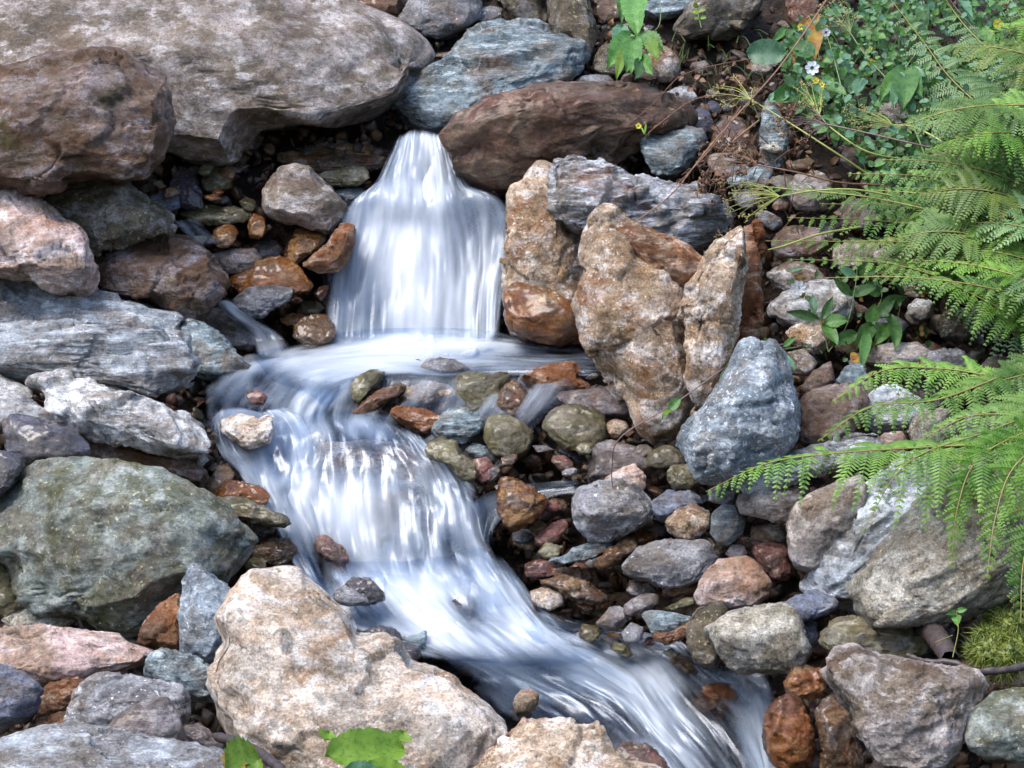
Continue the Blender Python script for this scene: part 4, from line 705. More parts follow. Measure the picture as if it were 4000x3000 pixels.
# pool
sheet([[(1300,752,.0),(1180,742,.2),(1060,716,.8),(900,708,1.1),(760,718,1.05),(640,744,.9),(540,762,.7)],
       [(1305,765,.0),(1180,758,.35),(1060,748,.95),(900,750,1.1),(760,758,1.05),(650,772,.95),(560,790,.6)],
       [(1310,782,.1),(1190,778,.2),(1060,772,.4),(920,772,.9),(790,778,.95),(680,795,.7),(590,822,.5)],
       [(1310,800,.1),(1200,800,.15),(1080,798,.35),(960,800,.3),(850,798,.85),(740,816,.7),(660,850,.5)],
       [(1310,820,.0),(1200,818,.05),(1080,816,.1),(960,822,.0),(860,822,.15),(770,835,.4),(700,880,.4)]], 'white foam of the pool below the upper waterfall', dd=.24, ends=(.08,.14), side=.14, amp=.012, na=100, brk=0.5)
sheet([[(590,752,.6),(505,775,.5),(445,825,.35),(420,880,.3),(438,935,.4)],
       [(620,765,.8),(560,805,.5),(515,850,.35),(490,895,.25),(495,945,.2)],
       [(690,775,.9),(630,822,.4),(590,875,.3),(572,920,.2),(570,955,.15)],
       [(760,782,.95),(690,826,.55),(655,870,.5),(642,915,.4),(642,955,.1)],
       [(830,788,.9),(745,822,.8),(705,862,.7),(686,900,.4),(690,945,.1)],
       [(880,796,.6),(780,822,.5),(735,865,.35),(714,895,.3),(722,930,.1)]], 'sheet of water curling down from the pool to the left', dd=.20, ends=(.12,.1), side=.1, amp=.02, na=80)
sheet([[(690,800,.2),(690,850,.2),(680,900,.3),(690,960,.2)],[(760,798,.5),(745,850,.3),(730,905,.35),(740,965,.2)],[(850,800,.5),(830,860,.2),(800,915,.4),(800,975,.25)],[(960,806,.4),(930,870,.25),(890,930,.35),(870,985,.2)],[(1060,806,.35),(1030,880,.2),(960,950,.3),(930,1010,.25)],[(1180,806,.25),(1130,880,.15),(1060,960,.3),(1010,1040,.3)],[(1280,800,.1),(1230,880,.05),(1140,980,.15),(1080,1060,.2)]], 'thin veils of water running between the stones below the pool', dd=.27, layers=1, side=.1, amp=.012, brk=1.5, ends=(.15,.25))
sheet([[(450,905,.5),(455,945,.3),(470,1000,.5),(540,1060,.7)],[(500,885,.35),(500,930,.15),(540,1000,.4),(590,1060,.7)],[(560,885,.6),(590,920,.5),(610,980,.6),(625,1060,.8)],[(595,880,.8),(630,900,1),(655,950,.95),(664,1050,.9)],[(615,885,.5),(655,905,.6),(680,960,.6),(700,1040,.5)]], 'left branch of water tumbling over the pale red based stone', dd=.30, side=.12, amp=.02)
# second fall
sheet([[(455,935,.4),(480,985,.5),(530,1050,.6),(575,1110,.7),(615,1190,.7),(660,1290,.7),(715,1370,.6)],
       [(540,925,.4),(570,985,.5),(585,1050,.75),(605,1110,.7),(640,1190,.5),(690,1280,.7),(750,1370,.6)],
       [(640,905,.1),(650,965,.12),(652,1030,.5),(662,1100,.7),(690,1190,.25),(725,1275,.35),(780,1370,.7)],
       [(700,885,.1),(720,945,.1),(725,1005,.3),(730,1090,.85),(745,1190,.8),(775,1280,.9),(830,1380,.8)],
       [(770,885,.1),(790,940,.08),(805,995,.15),(806,1080,.8),(816,1190,.85),(845,1280,.95),(890,1385,.9)],
       [(830,900,.1),(850,945,.1),(875,1005,.2),(886,1080,.65),(895,1180,.6),(915,1270,.9),(960,1390,.95)],
       [(870,925,.1),(900,960,.2),(935,1020,.25),(950,1090,.5),(955,1170,.4),(985,1270,.9),(1035,1395,1)],
       [(920,950,.1),(948,985,.2),(988,1035,.35),(1008,1090,.6),(1025,1165,.55),(1065,1265,.9),(1120,1395,.9)],
       [(960,985,.1),(990,1010,.3),(1032,1050,.5),(1052,1100,.5),(1064,1160,.55),(1115,1260,.75),(1190,1395,.7)]], 'white curtain of the second fall over the rounded tan boulder', dd=.36, ends=(.14,.2), side=.07, amp=.022, na=110, nc=110)
sheet([[(1250,1035,.0),(1180,1040,.15),(1100,1052,.25),(1020,1085,.5),(1000,1170,.6)],[(1255,1050,.2),(1190,1054,.25),(1110,1068,.3),(1050,1105,.5),(1035,1180,.6)],[(1255,1070,.1),(1200,1072,.3),(1130,1090,.3),(1075,1130,.3),(1060,1210,.5)]], 'thin stream joining the second fall from the right', dd=.28, layers=1, side=.15)
sheet([[(650,1190,.7),(688,1280,.8),(745,1345,.6),(820,1392,.5),(930,1430,.5)],
       [(740,1210,.8),(790,1290,.9),(850,1345,.75),(920,1388,.8),(1010,1430,.6)],
       [(850,1210,.9),(900,1285,1),(955,1335,.8),(1010,1388,.95),(1090,1436,.6)],
       [(950,1200,.8),(990,1275,.6),(1020,1330,.3),(1090,1382,1),(1170,1440,.6)],
       [(1040,1185,.7),(1090,1255,.85),(1135,1320,.9),(1180,1372,.9),(1260,1430,.5)],
       [(1085,1195,.4),(1140,1265,.6),(1190,1330,.7),(1240,1368,.6),(1320,1405,.4)]], 'foam tumbling below the second fall', dd=.40, ends=(.3,.25), side=.08, amp=.03, na=80, nc=90)
sheet([[(660,1240,.4),(700,1290,.8),(730,1330,.5)],[(760,1235,.5),(775,1285,.95),(800,1340,.6)],[(860,1240,.6),(870,1285,1.05),(890,1340,.6)],[(960,1240,.5),(975,1280,.95),(1000,1330,.5)],[(1060,1215,.4),(1085,1260,.8),(1120,1310,.5)]], 'churned foam where the second fall lands', dd=.43, ends=(.4,.4), side=.2, amp=.045, layers=1)
# lower stream
sheet([[(840,1345,.5),(900,1385,1),(935,1430,.2),(1000,1482,.1),(1085,1565,.1),(1200,1600,.1),(1310,1640,.3),(1390,1740,.4)],
       [(890,1340,.7),(930,1380,1.1),(1000,1420,.35),(1100,1472,.12),(1220,1535,.12),(1300,1600,.6,.02),(1370,1660,.6),(1430,1740,.5)],
       [(960,1340,.9),(1010,1378,1.15),(1090,1408,.9),(1190,1456,.25),(1300,1510,.12),(1380,1575,.25),(1440,1645,.6,.02),(1500,1740,.5)],
       [(1050,1336,.9),(1090,1372,1.15),(1175,1390,.95),(1270,1436,.5),(1360,1500,.4),(1420,1575,.65),(1490,1645,.45),(1560,1740,.5)],
       [(1110,1330,.8),(1150,1368,1),(1235,1384,.8),(1330,1412,.6,.03),(1400,1460,.85,.03),(1460,1540,.7),(1540,1620,.25),(1620,1740,.4)],
       [(1150,1325,.6),(1190,1352,.7),(1285,1370,.5),(1380,1392,.55,.04),(1450,1430,.4,.02),(1520,1500,.15),(1590,1580,.2),(1670,1740,.5)],
       [(1190,1325,.4),(1230,1345,.5),(1325,1362,.5),(1430,1385,.75,.04),(1500,1430,.45,.02),(1580,1470,.3),(1635,1540,.6),(1670,1740,.7)],
       [(1220,1330,.2),(1280,1350,.3),(1360,1364,.3),(1460,1388,.5),(1540,1440,.5),(1640,1452,.65,.03),(1690,1500,.4),(1740,1740,.4)]], 'lower stream running away to the bottom right', dd=.22, dens=.9, ends=(.12,.02), side=.08, amp=.03, na=130, nc=120)
# side trickles
sheet([[(462,655,.5),(495,690,.5),(535,722,.4),(560,775,.6)],[(480,650,.8),(520,688,.6),(570,720,.5),(590,775,.6)],[(510,652,.3),(560,690,.4),(610,718,.5),(640,770,.5)]], 'little side trickle left of the pool', dd=.2, layers=1, side=.2)
sheet([[(372,478,.2),(392,500,.5),(430,540,.4)],[(400,470,.3),(425,490,.4),(465,530,.4)],[(430,470,.2),(460,500,.2),(490,540,.2)]], 'thin trickle in the dark gap at the left', dd=.14, layers=1, side=.3)
# ---------------------------------------------------------------- plants
K['fern'] = plantmat('fern_green', (84, 124, 46), (118, 152, 68), sc=8)
K['fernb'] = plantmat('fern_bright_green', (84, 128, 42), (120, 158, 62), sc=8)
K['ferns'] = plantmat('fern_silver_green', (94, 132, 78), (128, 158, 102), sc=8)
K['fernd'] = plantmat('fern_olive', (78, 106, 40), (106, 124, 50), sc=8)
K['rach'] = plantmat('fern_stalk', (150, 150, 80), (140, 118, 62), trans=0.1)
K['stalk'] = plantmat('yellow_green_stalk', (172, 176, 92), (150, 160, 84), trans=0.1)
K['gst'] = plantmat('green_stalk', (104, 132, 72), (124, 136, 88), trans=0.1)
K['pst'] = plantmat('purple_stalk', (112, 84, 92), (126, 104, 96), trans=0.0)
K['dry'] = plantmat('dry_brown_stalk', (134, 100, 72), (104, 72, 54), trans=0.05)
K['seed'] = plantmat('pale_seed', (178, 166, 112), (150, 128, 92), trans=0.2)
K['bseed'] = plantmat('brown_seed_husk', (128, 94, 66), (88, 60, 44), trans=0.15)
K['leaf'] = plantmat('fresh_leaf', (74, 118, 52), (100, 146, 70))
K['leafd'] = plantmat('dark_leaf', (60, 98, 50), (84, 122, 66))
K['leafb'] = plantmat('blue_green_leaf', (78, 122, 92), (104, 142, 108))
K['leafy'] = plantmat('yellowing_leaf', (168, 140, 56), (140, 92, 44))
K['leafl'] = plantmat('lime_leaf', (98, 136, 34), (118, 152, 48), trans=0.35)
K['pet'] = plantmat('white_petal', (236, 238, 242), (224, 228, 236))
K['yel'] = plantmat('yellow_petal', (228, 206, 40), (238, 220, 90))
K['moss'] = plantmat('moss_green', (66, 82, 26), (108, 116, 40), trans=0.1)
K['bark'] = plantmat('dark_bark', (72, 60, 58), (48, 42, 42), trans=0.0, sc=60)
def pt(u, v, dd): return P(u, v, T(u, v) - dd)
def pts3(L): return np.array([pt(*p) for p in L])
def nrm(a): return a / (np.linalg.norm(a, axis=-1, keepdims=True) + 1e-12)
CUP = np.array([0, 0, 1.0]); CTO = np.array([0, -1.0, 0.1])
def tube(C, r0, r1, k=6):
    """(V, F) of a tapered tube along the points C"""
    C = np.asarray(C); n = len(C); t = nrm(np.gradient(C, axis=0)); a = nrm(np.cross(t, [0.31, 0.2, 0.93])); b = np.cross(t, a)
    r = np.linspace(r0, r1, n)[:, None, None]; an = np.linspace(0, 2 * math.pi, k, endpoint=False)
    V = C[:, None, :] + r * (np.cos(an)[None, :, None] * a[:, None, :] + np.sin(an)[None, :, None] * b[:, None, :])
    i = np.arange(n * k).reshape(n, k); j = np.roll(i, -1, 1)
    return V.reshape(-1, 3), np.stack([i[:-1], j[:-1], j[1:], i[1:]], -1).reshape(-1, 4)
class MB:
    def __init__(self): self.V = []; self.F = []; self.n = 0
    def add(self, V, F):
        V = np.asarray(V); self.V.append(V); self.F += (np.asarray(F) + self.n).tolist(); self.n += len(V); return self
    def build(self, name, mat, parent=None, smooth=True):
        return mesh_obj(name, np.concatenate(self.V), self.F, K[mat] if isinstance(mat, str) else mat, parent, smooth=smooth)
def frond(parent, L, plen, n=22, N=(0, -0.5, 0.85), droop=0.5, mat='fern', seed=0, fwd=0.35, fine=1.0, wtip=0.02):
    rs = np.random.RandomState(seed); C = cr(pts3(L), 60); t = nrm(np.gradient(C, axis=0)); N = nrm(np.array(N, float))
    px = W * 7.0 / 2212; Lm = plen * px
    fr = MB(); fr.add(*tube(C, 0.0035, 0.001)); seg = np.linspace(0.06, 0.985, n)
    m = MB(); VV = []; FF = []
    for k, s in enumerate(seg):
        prof = min(1, 0.45 + s * 2.2) * (1 - s) ** 0.75 + wtip
        i = s * 59; a = int(i); f = i - a; Q = C[a] * (1 - f) + C[min(a + 1, 59)] * f; td = t[a]
        side = nrm(np.cross(td, N))
        for sg in (-1, 1):
            if rs.rand() < .04: continue
            l = Lm * prof * rs.uniform(0.78, 1.12); d0 = nrm(side * sg + td * (fwd + rs.uniform(-.2, .2)) + N * rs.uniform(-.25, .25)); cv = rs.uniform(-.1, .3)
            ss = np.linspace(0, 1, 12); pc = Q + np.outer(ss * l, d0) + np.outer(ss ** 2 * l * droop * rs.uniform(.5, 1.4), -CUP * 0.9) + np.outer(ss ** 2 * l * cv, td)
            m.add(*tube(pc, 0.0012, 0.0005, 3))
            mm = max(6, int(l / 0.0084 * fine)); pt_ = nrm(np.gradient(pc, axis=0))
            for q in range(1, mm + 1):
                z = q / (mm + 0.5); j = z * 11; b_ = int(j); g = j - b_; B_ = pc[b_] * (1 - g) + pc[min(b_ + 1, 11)] * g; pd = pt_[b_]; pn = nrm(np.cross(pd, np.cross(N, pd))); pp = np.cross(pn, pd)
                ll = rs.uniform(.8, 1.15) * (0.26 * l * (1 - z) ** 0.8 + 0.0045) * rs.uniform(.85, 1.1); w = l / mm * 0.44
                for e in (-1, 1):
                    if rs.rand() < .03: continue
                    dd_ = nrm(pp * e * 0.9 + pd * 0.42 + pn * -0.18); tip = B_ + dd_ * ll
                    VV += [B_ - pd * w * .7, B_ + dd_ * ll * .45 - pd * w, tip, B_ + dd_ * ll * .5 + pd * w * .9, B_ + pd * w * .7]
                    o = len(VV) - 5; FF.append((o, o + 1, o + 2, o + 3, o + 4))
    base = m.n; m.V.append(np.array(VV)); m.F += [tuple(x + base for x in f) for f in FF]; m.n += len(VV)
    fo = m.build('frond', mat, parent)
    r = fr.build('stalk', 'rach', parent)
    r.parent = fo; r.location = (0, 0, 0)
    return fo
def fern(label, base, fronds):
    root = empty('fern', pt(*base), label, 'fern')
    for i, f in enumerate(fronds): frond(root, **f)
    return root
UPN = (0, -0.35, 0.93); CAMN = (0, -0.95, 0.3)
fern('tall silver green fern reaching in from the upper right corner', (2420, 560, .1), [
 dict(L=[(2400,520,.3),(2225,322,.5),(2130,240,.55),(2050,165,.55),(1995,90,.55),(1925,0,.5)], plen=165, n=26, N=(-0.3,-.6,.75), droop=.4, mat='ferns', seed=1, fwd=.15),
 dict(L=[(2400,400,.3),(2250,215,.5),(2150,120,.5),(2080,50,.5),(2010,-50,.45)], plen=120, n=24, N=(.2,-.7,.65), droop=.4, mat='ferns', seed=2),
 dict(L=[(2420,360,.3),(2290,150,.45),(2220,60,.45),(2150,-60,.4)], plen=130, n=20, N=(-.3,-.7,.65), droop=.4, mat='fern', seed=3),
 dict(L=[(2400,480,.3),(2280,400,.45),(2140,350,.5),(2010,335,.5),(1900,352,.45)], plen=85, n=22, N=UPN, droop=.3, mat='ferns', seed=4),
 dict(L=[(2400,300,.3),(2300,240,.4),(2180,200,.45),(2080,210,.45)], plen=100, n=18, N=(0.2,-.7,.6), droop=.3, mat='ferns', seed=5),
])
mid = [dict(L=[(2400,560,.4),(2150,490,.7),(1900,430,.75),(1720,410,.7),(1535,392,.6)], plen=75, n=34, N=UPN, droop=.12, mat='fern', seed=10, fwd=.8),
 dict(L=[(2420,760,.5),(2235,700,.8),(2110,640,.85),(2010,592,.85),(1895,562,.8)], plen=100, n=26, N=(0,-.5,.85), droop=.7, mat='fernb', seed=11)]
rf = random.Random(8)
for i, (tu, tv, bu, bv, pl, mt) in enumerate([(1640,520,2380,640,95,'fern'),(1700,470,2360,600,105,'fern'),(1770,440,2400,560,110,'fernd'),(1700,560,2380,690,85,'fern'),(1830,375,2380,500,95,'fern'),
    (1880,410,2400,560,120,'fernb'),(1960,370,2400,520,110,'fern'),(1820,520,2380,640,110,'fernd'),(1930,480,2400,600,130,'fern'),(2000,420,2420,560,120,'ferns'),(2040,540,2400,660,120,'fern'),(1950,560,2400,700,100,'fernb'),(2080,480,2420,600,130,'ferns'),(2110,590,2420,740,110,'ferns'),(1780,600,2380,700,60,'fern')]):
    mid.append(dict(L=[(bu, bv, .35), ((bu * 2 + tu) / 3, bv * .62 + tv * .38 - 30, .62 + .02 * i), ((bu + tu * 2) / 3, bv * .3 + tv * .7 - 30, .66 + .02 * i), (tu, tv, .6 + .015 * i)], plen=pl, n=26, N=(rf.uniform(-.2, .2), -.45 + rf.uniform(-.3, .2), .8), droop=rf.uniform(.2, .55), mat=mt, seed=20 + i, fwd=rf.uniform(.45, .8)))
for i in range(34):
    tu, tv = (rf.uniform(1880, 2180), rf.uniform(290, 690)) if i < 22 else (rf.uniform(1900, 2170), rf.uniform(20, 330)); a = rf.uniform(-.5, .5); ln = rf.uniform(260, 420)
    bu, bv = tu + ln * math.cos(a), tv + ln * math.sin(a) * .5 + 40
    mid.append(dict(L=[(bu, bv, .4), ((bu * 2 + tu) / 3, bv * .62 + tv * .38 - 26, .55 + .015 * i), ((bu + tu * 2) / 3, bv * .3 + tv * .7 - 26, .6 + .015 * i), (tu, tv, .55 + .012 * i)], plen=rf.uniform(90, 150), n=24, N=(rf.uniform(-.4, .4), -.55 + rf.uniform(-.35, .3), .7), droop=rf.uniform(.15, .7), mat=rf.choice(['fern', 'fern', 'ferns', 'fernd', 'fernb']), seed=70 + i, fwd=rf.uniform(.35, .8)))
fern('dense spreading green fern covering the middle of the right edge', (2420, 680, .2), mid)
fern('lower fern with bright arching fronds hanging over the tan grey boulder', (2420, 900, .3), [
 dict(L=[(2400,830,.5),(2190,818,.85),(2040,797,.9),(1910,800,.9),(1798,868,.85)], plen=95, n=28, N=(0,-.5,.85), droop=.55, mat='fernb', seed=50, fwd=.55),
 dict(L=[(2400,740,.5),(2200,800,.9),(2030,862,.98),(1880,880,.98),(1768,952,.92)], plen=105, n=30, N=(0,-.3,.95), droop=.7, mat='fernb', seed=51, fwd=.35),
 dict(L=[(2420,890,.6),(2200,950,1.05),(2000,966,1.1),(1820,978,1.1),(1660,1000,1.05),(1525,1062,.95)], plen=150, n=34, N=(0,-.25,.97), droop=.85, mat='fernb', seed=52, fwd=.25),
 dict(L=[(2400,860,.7),(2260,915,1.05),(2120,985,1.1),(2070,1090,1.08),(2055,1225,1.0)], plen=75, n=26, N=(.2,-.9,.3), droop=.35, mat='fernb', seed=53, fwd=.6),
 dict(L=[(2400,850,.7),(2290,930,1.1),(2190,1010,1.12),(2150,1120,1.1),(2132,1250,1.05)], plen=80, n=26, N=(-.2,-.9,.3), droop=.3, mat='fernb', seed=54, fwd=.6),
 dict(L=[(2420,900,.8),(2320,1000,1.15),(2240,1110,1.15),(2210,1220,1.12),(2205,1345,1.05)], plen=95, n=28, N=(0,-.9,.3), droop=.3, mat='fern', seed=55, fwd=.6),
 dict(L=[(2400,760,.6),(2280,850,.95),(2200,890,1.0),(2090,900,1.0),(1990,950,.95)], plen=120, n=26, N=(0,-.6,.8), droop=.6, mat='fern', seed=56),
 dict(L=[(2400,800,.7),(2260,880,1.0),(2140,930,1.08),(1960,1000,1.1),(1862,1152,1.05)], plen=60, n=26, N=(0,-.6,.8), droop=.5, mat='fernb', seed=57),
 dict(L=[(2420,760,.6),(2300,790,.9),(2210,810,.95),(2130,830,.95)], plen=120, n=20, N=(0,-.8,.6), droop=.4, mat='fern', seed=58),
 dict(L=[(2420,960,.8),(2330,1080,1.1),(2260,1200,1.1),(2240,1320,1.1)], plen=110, n=22, N=(0,-.9,.3), droop=.2, mat='fernd', seed=59)])

SEEDV, SEEDF = ico(1)
def umbel(label, hub, stem, centre, rad, n=14, mat='stalk', smat='seed', seed=0, sub=7, ss=0.0032, sr=0.0026):
    rs = np.random.RandomState(seed); root = empty('seed_head_plant', pt(*stem[-1]), label, 'plant')
    MB().add(*tube(cr(pts3([hub] + stem), 40), sr * .8, sr * 1.5)).build('stem', mat, root)
    ray = MB(); sd_ = MB(); H = pt(*hub)
    for i in range(n):
        a = 2 * math.pi * i / n + rs.uniform(-.2, .2); r = rad * math.sqrt(rs.uniform(.1, 1))
        E = pt(centre[0] + r * math.cos(a), centre[1] + r * math.sin(a) * .8, hub[2] + rs.uniform(-.05, .05)); M_ = (H + E) / 2 + rs.normal(scale=.004, size=3) + CUP * .006
        c = cr(np.array([H, M_, E]), 8); ray.add(*tube(c, .0011, .0007, 4)); dr = nrm(E - H)
        for j in range(sub):
            e = E + (dr * rs.uniform(.2, 1) + rs.normal(size=3) * .65) * .012
            ray.add(*tube(np.array([E, (E + e) / 2, e]), .0005, .0004, 3))
            q, _ = np.linalg.qr(rs.normal(size=(3, 3))); sd_.add((SEEDV * np.array([.75, .6, 1.35]) * ss * rs.uniform(.8, 1.3)) @ q + e, SEEDF)
    ro = ray.build('umbel_rays', mat, root); s_ = tag(sd_.build('seeds', smat, root), kind='stuff')
    return root
umbel('yellow green umbel with bare seed stalks nearest the red brown boulder', (1622,215,.6), [(1700,262,.6),(1790,320,.6),(1880,380,.5)], (1585,205), 50, 12, seed=1)
umbel('yellow umbel stalk whose rays fan out left of the longest fern frond tip', (1684,424,.8), [(1760,412,.8),(1850,410,.8),(1960,430,.7)], (1612,430), 52, 16, seed=2)
umbel('yellow umbel lying above the orange red rock face', (1624,548,.8), [(1690,532,.8),(1770,506,.8),(1860,490,.7)], (1578,535), 42, 12, smat='bseed', seed=3)
umbel('pale umbel at the top between the yellowing leaf and the silver fern', (1836,70,.5), [(1870,120,.5),(1930,190,.5),(1980,290,.45),(2020,400,.4)], (1815,30), 42, 16, mat='gst', seed=4)
umbel('umbel of pink tinged seeds on an arched green stem right of centre', (1929,270,.6), [(1975,275,.6),(2040,310,.6),(2110,370,.5)], (1862,252), 36, 14, seed=5)
umbel('upright pale umbel below the white campion flower', (1770,248,.55), [(1800,280,.5),(1880,330,.5),(2000,350,.4)], (1752,208), 38, 14, seed=6)
umbel('dark dried umbel on a long green stem pointing left', (1784,268,.6), [(1850,282,.6),(1980,312,.6),(2090,338,.5)], (1722,262), 52, 16, mat='pst', smat='bseed', seed=7, ss=.0042)
umbel('brown dead seed head hanging over the scree', (1636,356,.65), [(1720,372,.65),(1810,394,.6),(1900,400,.5)], (1562,350), 62, 22, mat='dry', smat='bseed', seed=8, ss=.0058)
umbel('brown dead seed head just above the streaky schist boulder', (1560,330,.55), [(1590,300,.5),(1640,260,.5)], (1535,410), 34, 14, mat='dry', smat='bseed', seed=9, ss=.006)

def leafgeo(Bs, Tp, w, N, shape='ovate', ser=0.0, curl=0.25, nl=14, nw=6, seed=0):
    rs = np.random.RandomState(seed); ax = Tp - Bs; L = np.linalg.norm(ax); ax = ax / L; N = nrm(np.array(N, float)); sd_ = nrm(np.cross(ax, N)); N = np.cross(sd_, ax)
    t = np.linspace(0, 1, nl)
    if shape == 'ovate': pr = np.sin(math.pi * t ** 0.72) ** 0.85
    elif shape == 'lance': pr = np.sin(math.pi * t ** 0.85)
    elif shape == 'round': pr = np.sqrt(np.clip(1 - (2 * t - 1) ** 2, 0, 1))
    pr = pr * (1 + ser * np.where(np.arange(nl) % 2 == 0, 1, -1)); pr[0] = .02; pr[-1] = .02
    s = np.linspace(-1, 1, nw + 1); Tt, Ss = np.meshgrid(t, s, indexing='ij')
    X = Bs + Tt[..., None] * L * ax + (Ss * pr[:, None] * w / 2)[..., None] * sd_
    h = np.abs(Ss) * w * 0.16 - curl * L * (Tt - .35) ** 2 + .03 * w * np.sin(Tt * 22) * np.abs(Ss) + 0.03 * w * rs.normal() * Ss
    X = X + h[..., None] * N
    i = np.arange(nl * (nw + 1)).reshape(nl, nw + 1)
    return X.reshape(-1, 3), np.stack([i[:-1, :-1], i[1:, :-1], i[1:, 1:], i[:-1, 1:]], -1).reshape(-1, 4)
PX = W * 7.3 / 2212
def plant(name, label, cat, base, stems, leaves, flowers=(), smat='gst', sw=.0022):
    """stems: polylines; leaves: (u0,v0,u1,v1,width_px,dd,mat,shape[,serration]); flowers: (u,v,dd,mat,size_px,petals)"""
    root = empty(name, pt(*base), label, cat); rs = np.random.RandomState(int(base[0]))
    for s in stems: MB().add(*tube(cr(pts3(s), 30), sw, sw * .5)).build('stem', smat, root)
    for k, l in enumerate(leaves):
        u0, v0, u1, v1, w, dd, mt, sh = l[:8]; ser = l[8] if len(l) > 8 else 0.0
        N = (rs.uniform(-.4, .4), -.75, rs.uniform(.3, .8))
        g = leafgeo(pt(u0, v0, dd), pt(u1, v1, dd + rs.uniform(0, .05)), w * PX, N, sh, ser, nl=18 if ser else 12, seed=k)
        MB().add(*g).build('leaf', mt, root)
    for (u, v, dd, mt, sz, n) in flowers:
        m = MB(); c = pt(u, v, dd)
        for i in range(n):
            a = 2 * math.pi * i / n + .3; d = RIGHT * math.cos(a) + UP * math.sin(a) - FWD * .25
            m.add(*leafgeo(c + d * sz * PX * .12, c + d * sz * PX * .5, sz * PX * (2.2 / n), (0, -1, .1), 'round', 0, .2, 7, 4, i))
        m.build('flower', mt, root)
    return root
plant('leafy_branch', 'bright green leafy shoot hanging in from the top edge', 'plant', (1400,-60,.5), [[(1402,-60,.6),(1424,0,.6),(1425,50,.6),(1405,72,.6),(1370,76,.6)],[(1370,76,.6),(1375,110,.6),(1385,150,.6)]],
 [(1372,-30,1373,72,64,.62,'leaf','ovate',.06),(1362,72,1312,142,52,.62,'leaf','ovate',.08),(1372,80,1355,150,46,.64,'leaf','ovate',.08),(1385,72,1432,110,48,.62,'leaf','ovate',.08),(1345,55,1330,100,40,.6,'leafb','ovate',.06),(1378,110,1362,155,34,.64,'leaf','ovate',.08),(1385,120,1408,160,34,.64,'leaf','ovate',.08),(1380,130,1375,168,30,.66,'leafd','ovate',.08),(1400,80,1420,125,32,.62,'leafl','ovate',.08),(1340,-40,1345,40,36,.58,'leafd','ovate',.06),(1355,100,1330,165,28,.62,'leafl','ovate',.08)])
plant('campion_plant', 'white campion flower and buds above the broad leaves at the top right', 'plant', (1790,300,.1), [[(1790,300,.3),(1775,220,.5),(1756,148,.6)],[(1830,240,.4),(1805,140,.5),(1785,72,.6)]],
 [(1760,120,1700,96,50,.5,'leafd','ovate'),(1780,180,1830,205,34,.5,'leaf','ovate'),(1776,210,1726,230,30,.5,'leaf','ovate')], [(1754,147,.62,'pet',34,7),(1784,70,.6,'pet',22,5),(1762,174,.58,'yel',16,5),(1775,183,.58,'yel',14,5),(1729,58,.5,'yel',16,5)])
plant('broad_leaved_plant', 'broad pale green leaf beside the long purple stem at the top', 'plant', (1700,150,.1), [[(1700,150,.3),(1690,120,.4)]], [(1698,118,1612,112,62,.45,'leafb','round'),(1700,60,1668,90,20,.4,'leaf','ovate'),(1660,215,1706,205,34,.4,'leafb','round',.05),(1725,196,1672,212,44,.42,'leaf','round',.05)])
plant('broad_leaved_plant', 'plant with large drooping pointed leaves under the upper umbel', 'plant', (1960,120,.2), [[(1990,100,.3),(1960,140,.5),(1945,160,.55)]], [(1955,145,1952,225,62,.55,'leaf','ovate'),(1945,148,1900,210,34,.55,'leaf','ovate'),(1965,145,1990,205,34,.55,'leafd','ovate'),(1945,170,1928,225,28,.55,'leafb','ovate'),(1960,150,2000,165,30,.55,'leafb','ovate')])
plant('broad_leaved_plant', 'big blue green leaf hanging from the top edge at the right', 'plant', (2040,-60,.3), [[(2020,-60,.4),(2060,10,.5),(2130,90,.5)]], [(2035,-40,2105,35,60,.5,'leafb','ovate',.04),(1990,10,2000,60,34,.45,'leafd','ovate'),(2120,60,2150,100,30,.5,'leaf','ovate')], smat='pst')
plant('yellowing_plant', 'yellow and orange withering leaf behind the purple stem', 'plant', (1770,120,.1), [[(1770,130,.3),(1760,60,.4),(1752,30,.4)]], [(1765,30,1758,120,44,.42,'leafy','ovate'),(1725,70,1752,35,26,.4,'leafy','ovate'),(1710,110,1716,150,16,.4,'leafy','lance'),(1726,165,1736,200,12,.4,'leafy','lance')])
plant('campion_plant', 'small white campion flower in front of the pale broad stone', 'plant', (1780,760,.35), [[(1790,760,.4),(1770,690,.5),(1726,620,.55),(1706,585,.55)],[(1790,760,.4),(1830,700,.5),(1850,600,.55),(1850,540,.55)]],
 [(1770,690,1700,672,22,.5,'leafd','lance'),(1775,690,1800,640,20,.5,'leafd','lance'),(1780,700,1835,690,34,.5,'leaf','lance'),(1780,700,1810,745,30,.5,'leaf','ovate'),(1760,680,1755,635,18,.5,'leafb','lance'),(1835,640,1900,615,26,.52,'leafd','lance'),(1840,640,1800,600,20,.52,'leafd','lance'),(1850,600,1810,575,20,.52,'leafb','lance'),(1852,600,1905,575,24,.52,'leaf','lance'),(1855,590,1880,560,18,.5,'leafd','lance'),(1700,588,1740,575,10,.5,'leafb','lance')], [(1724,622,.58,'pet',34,8)])
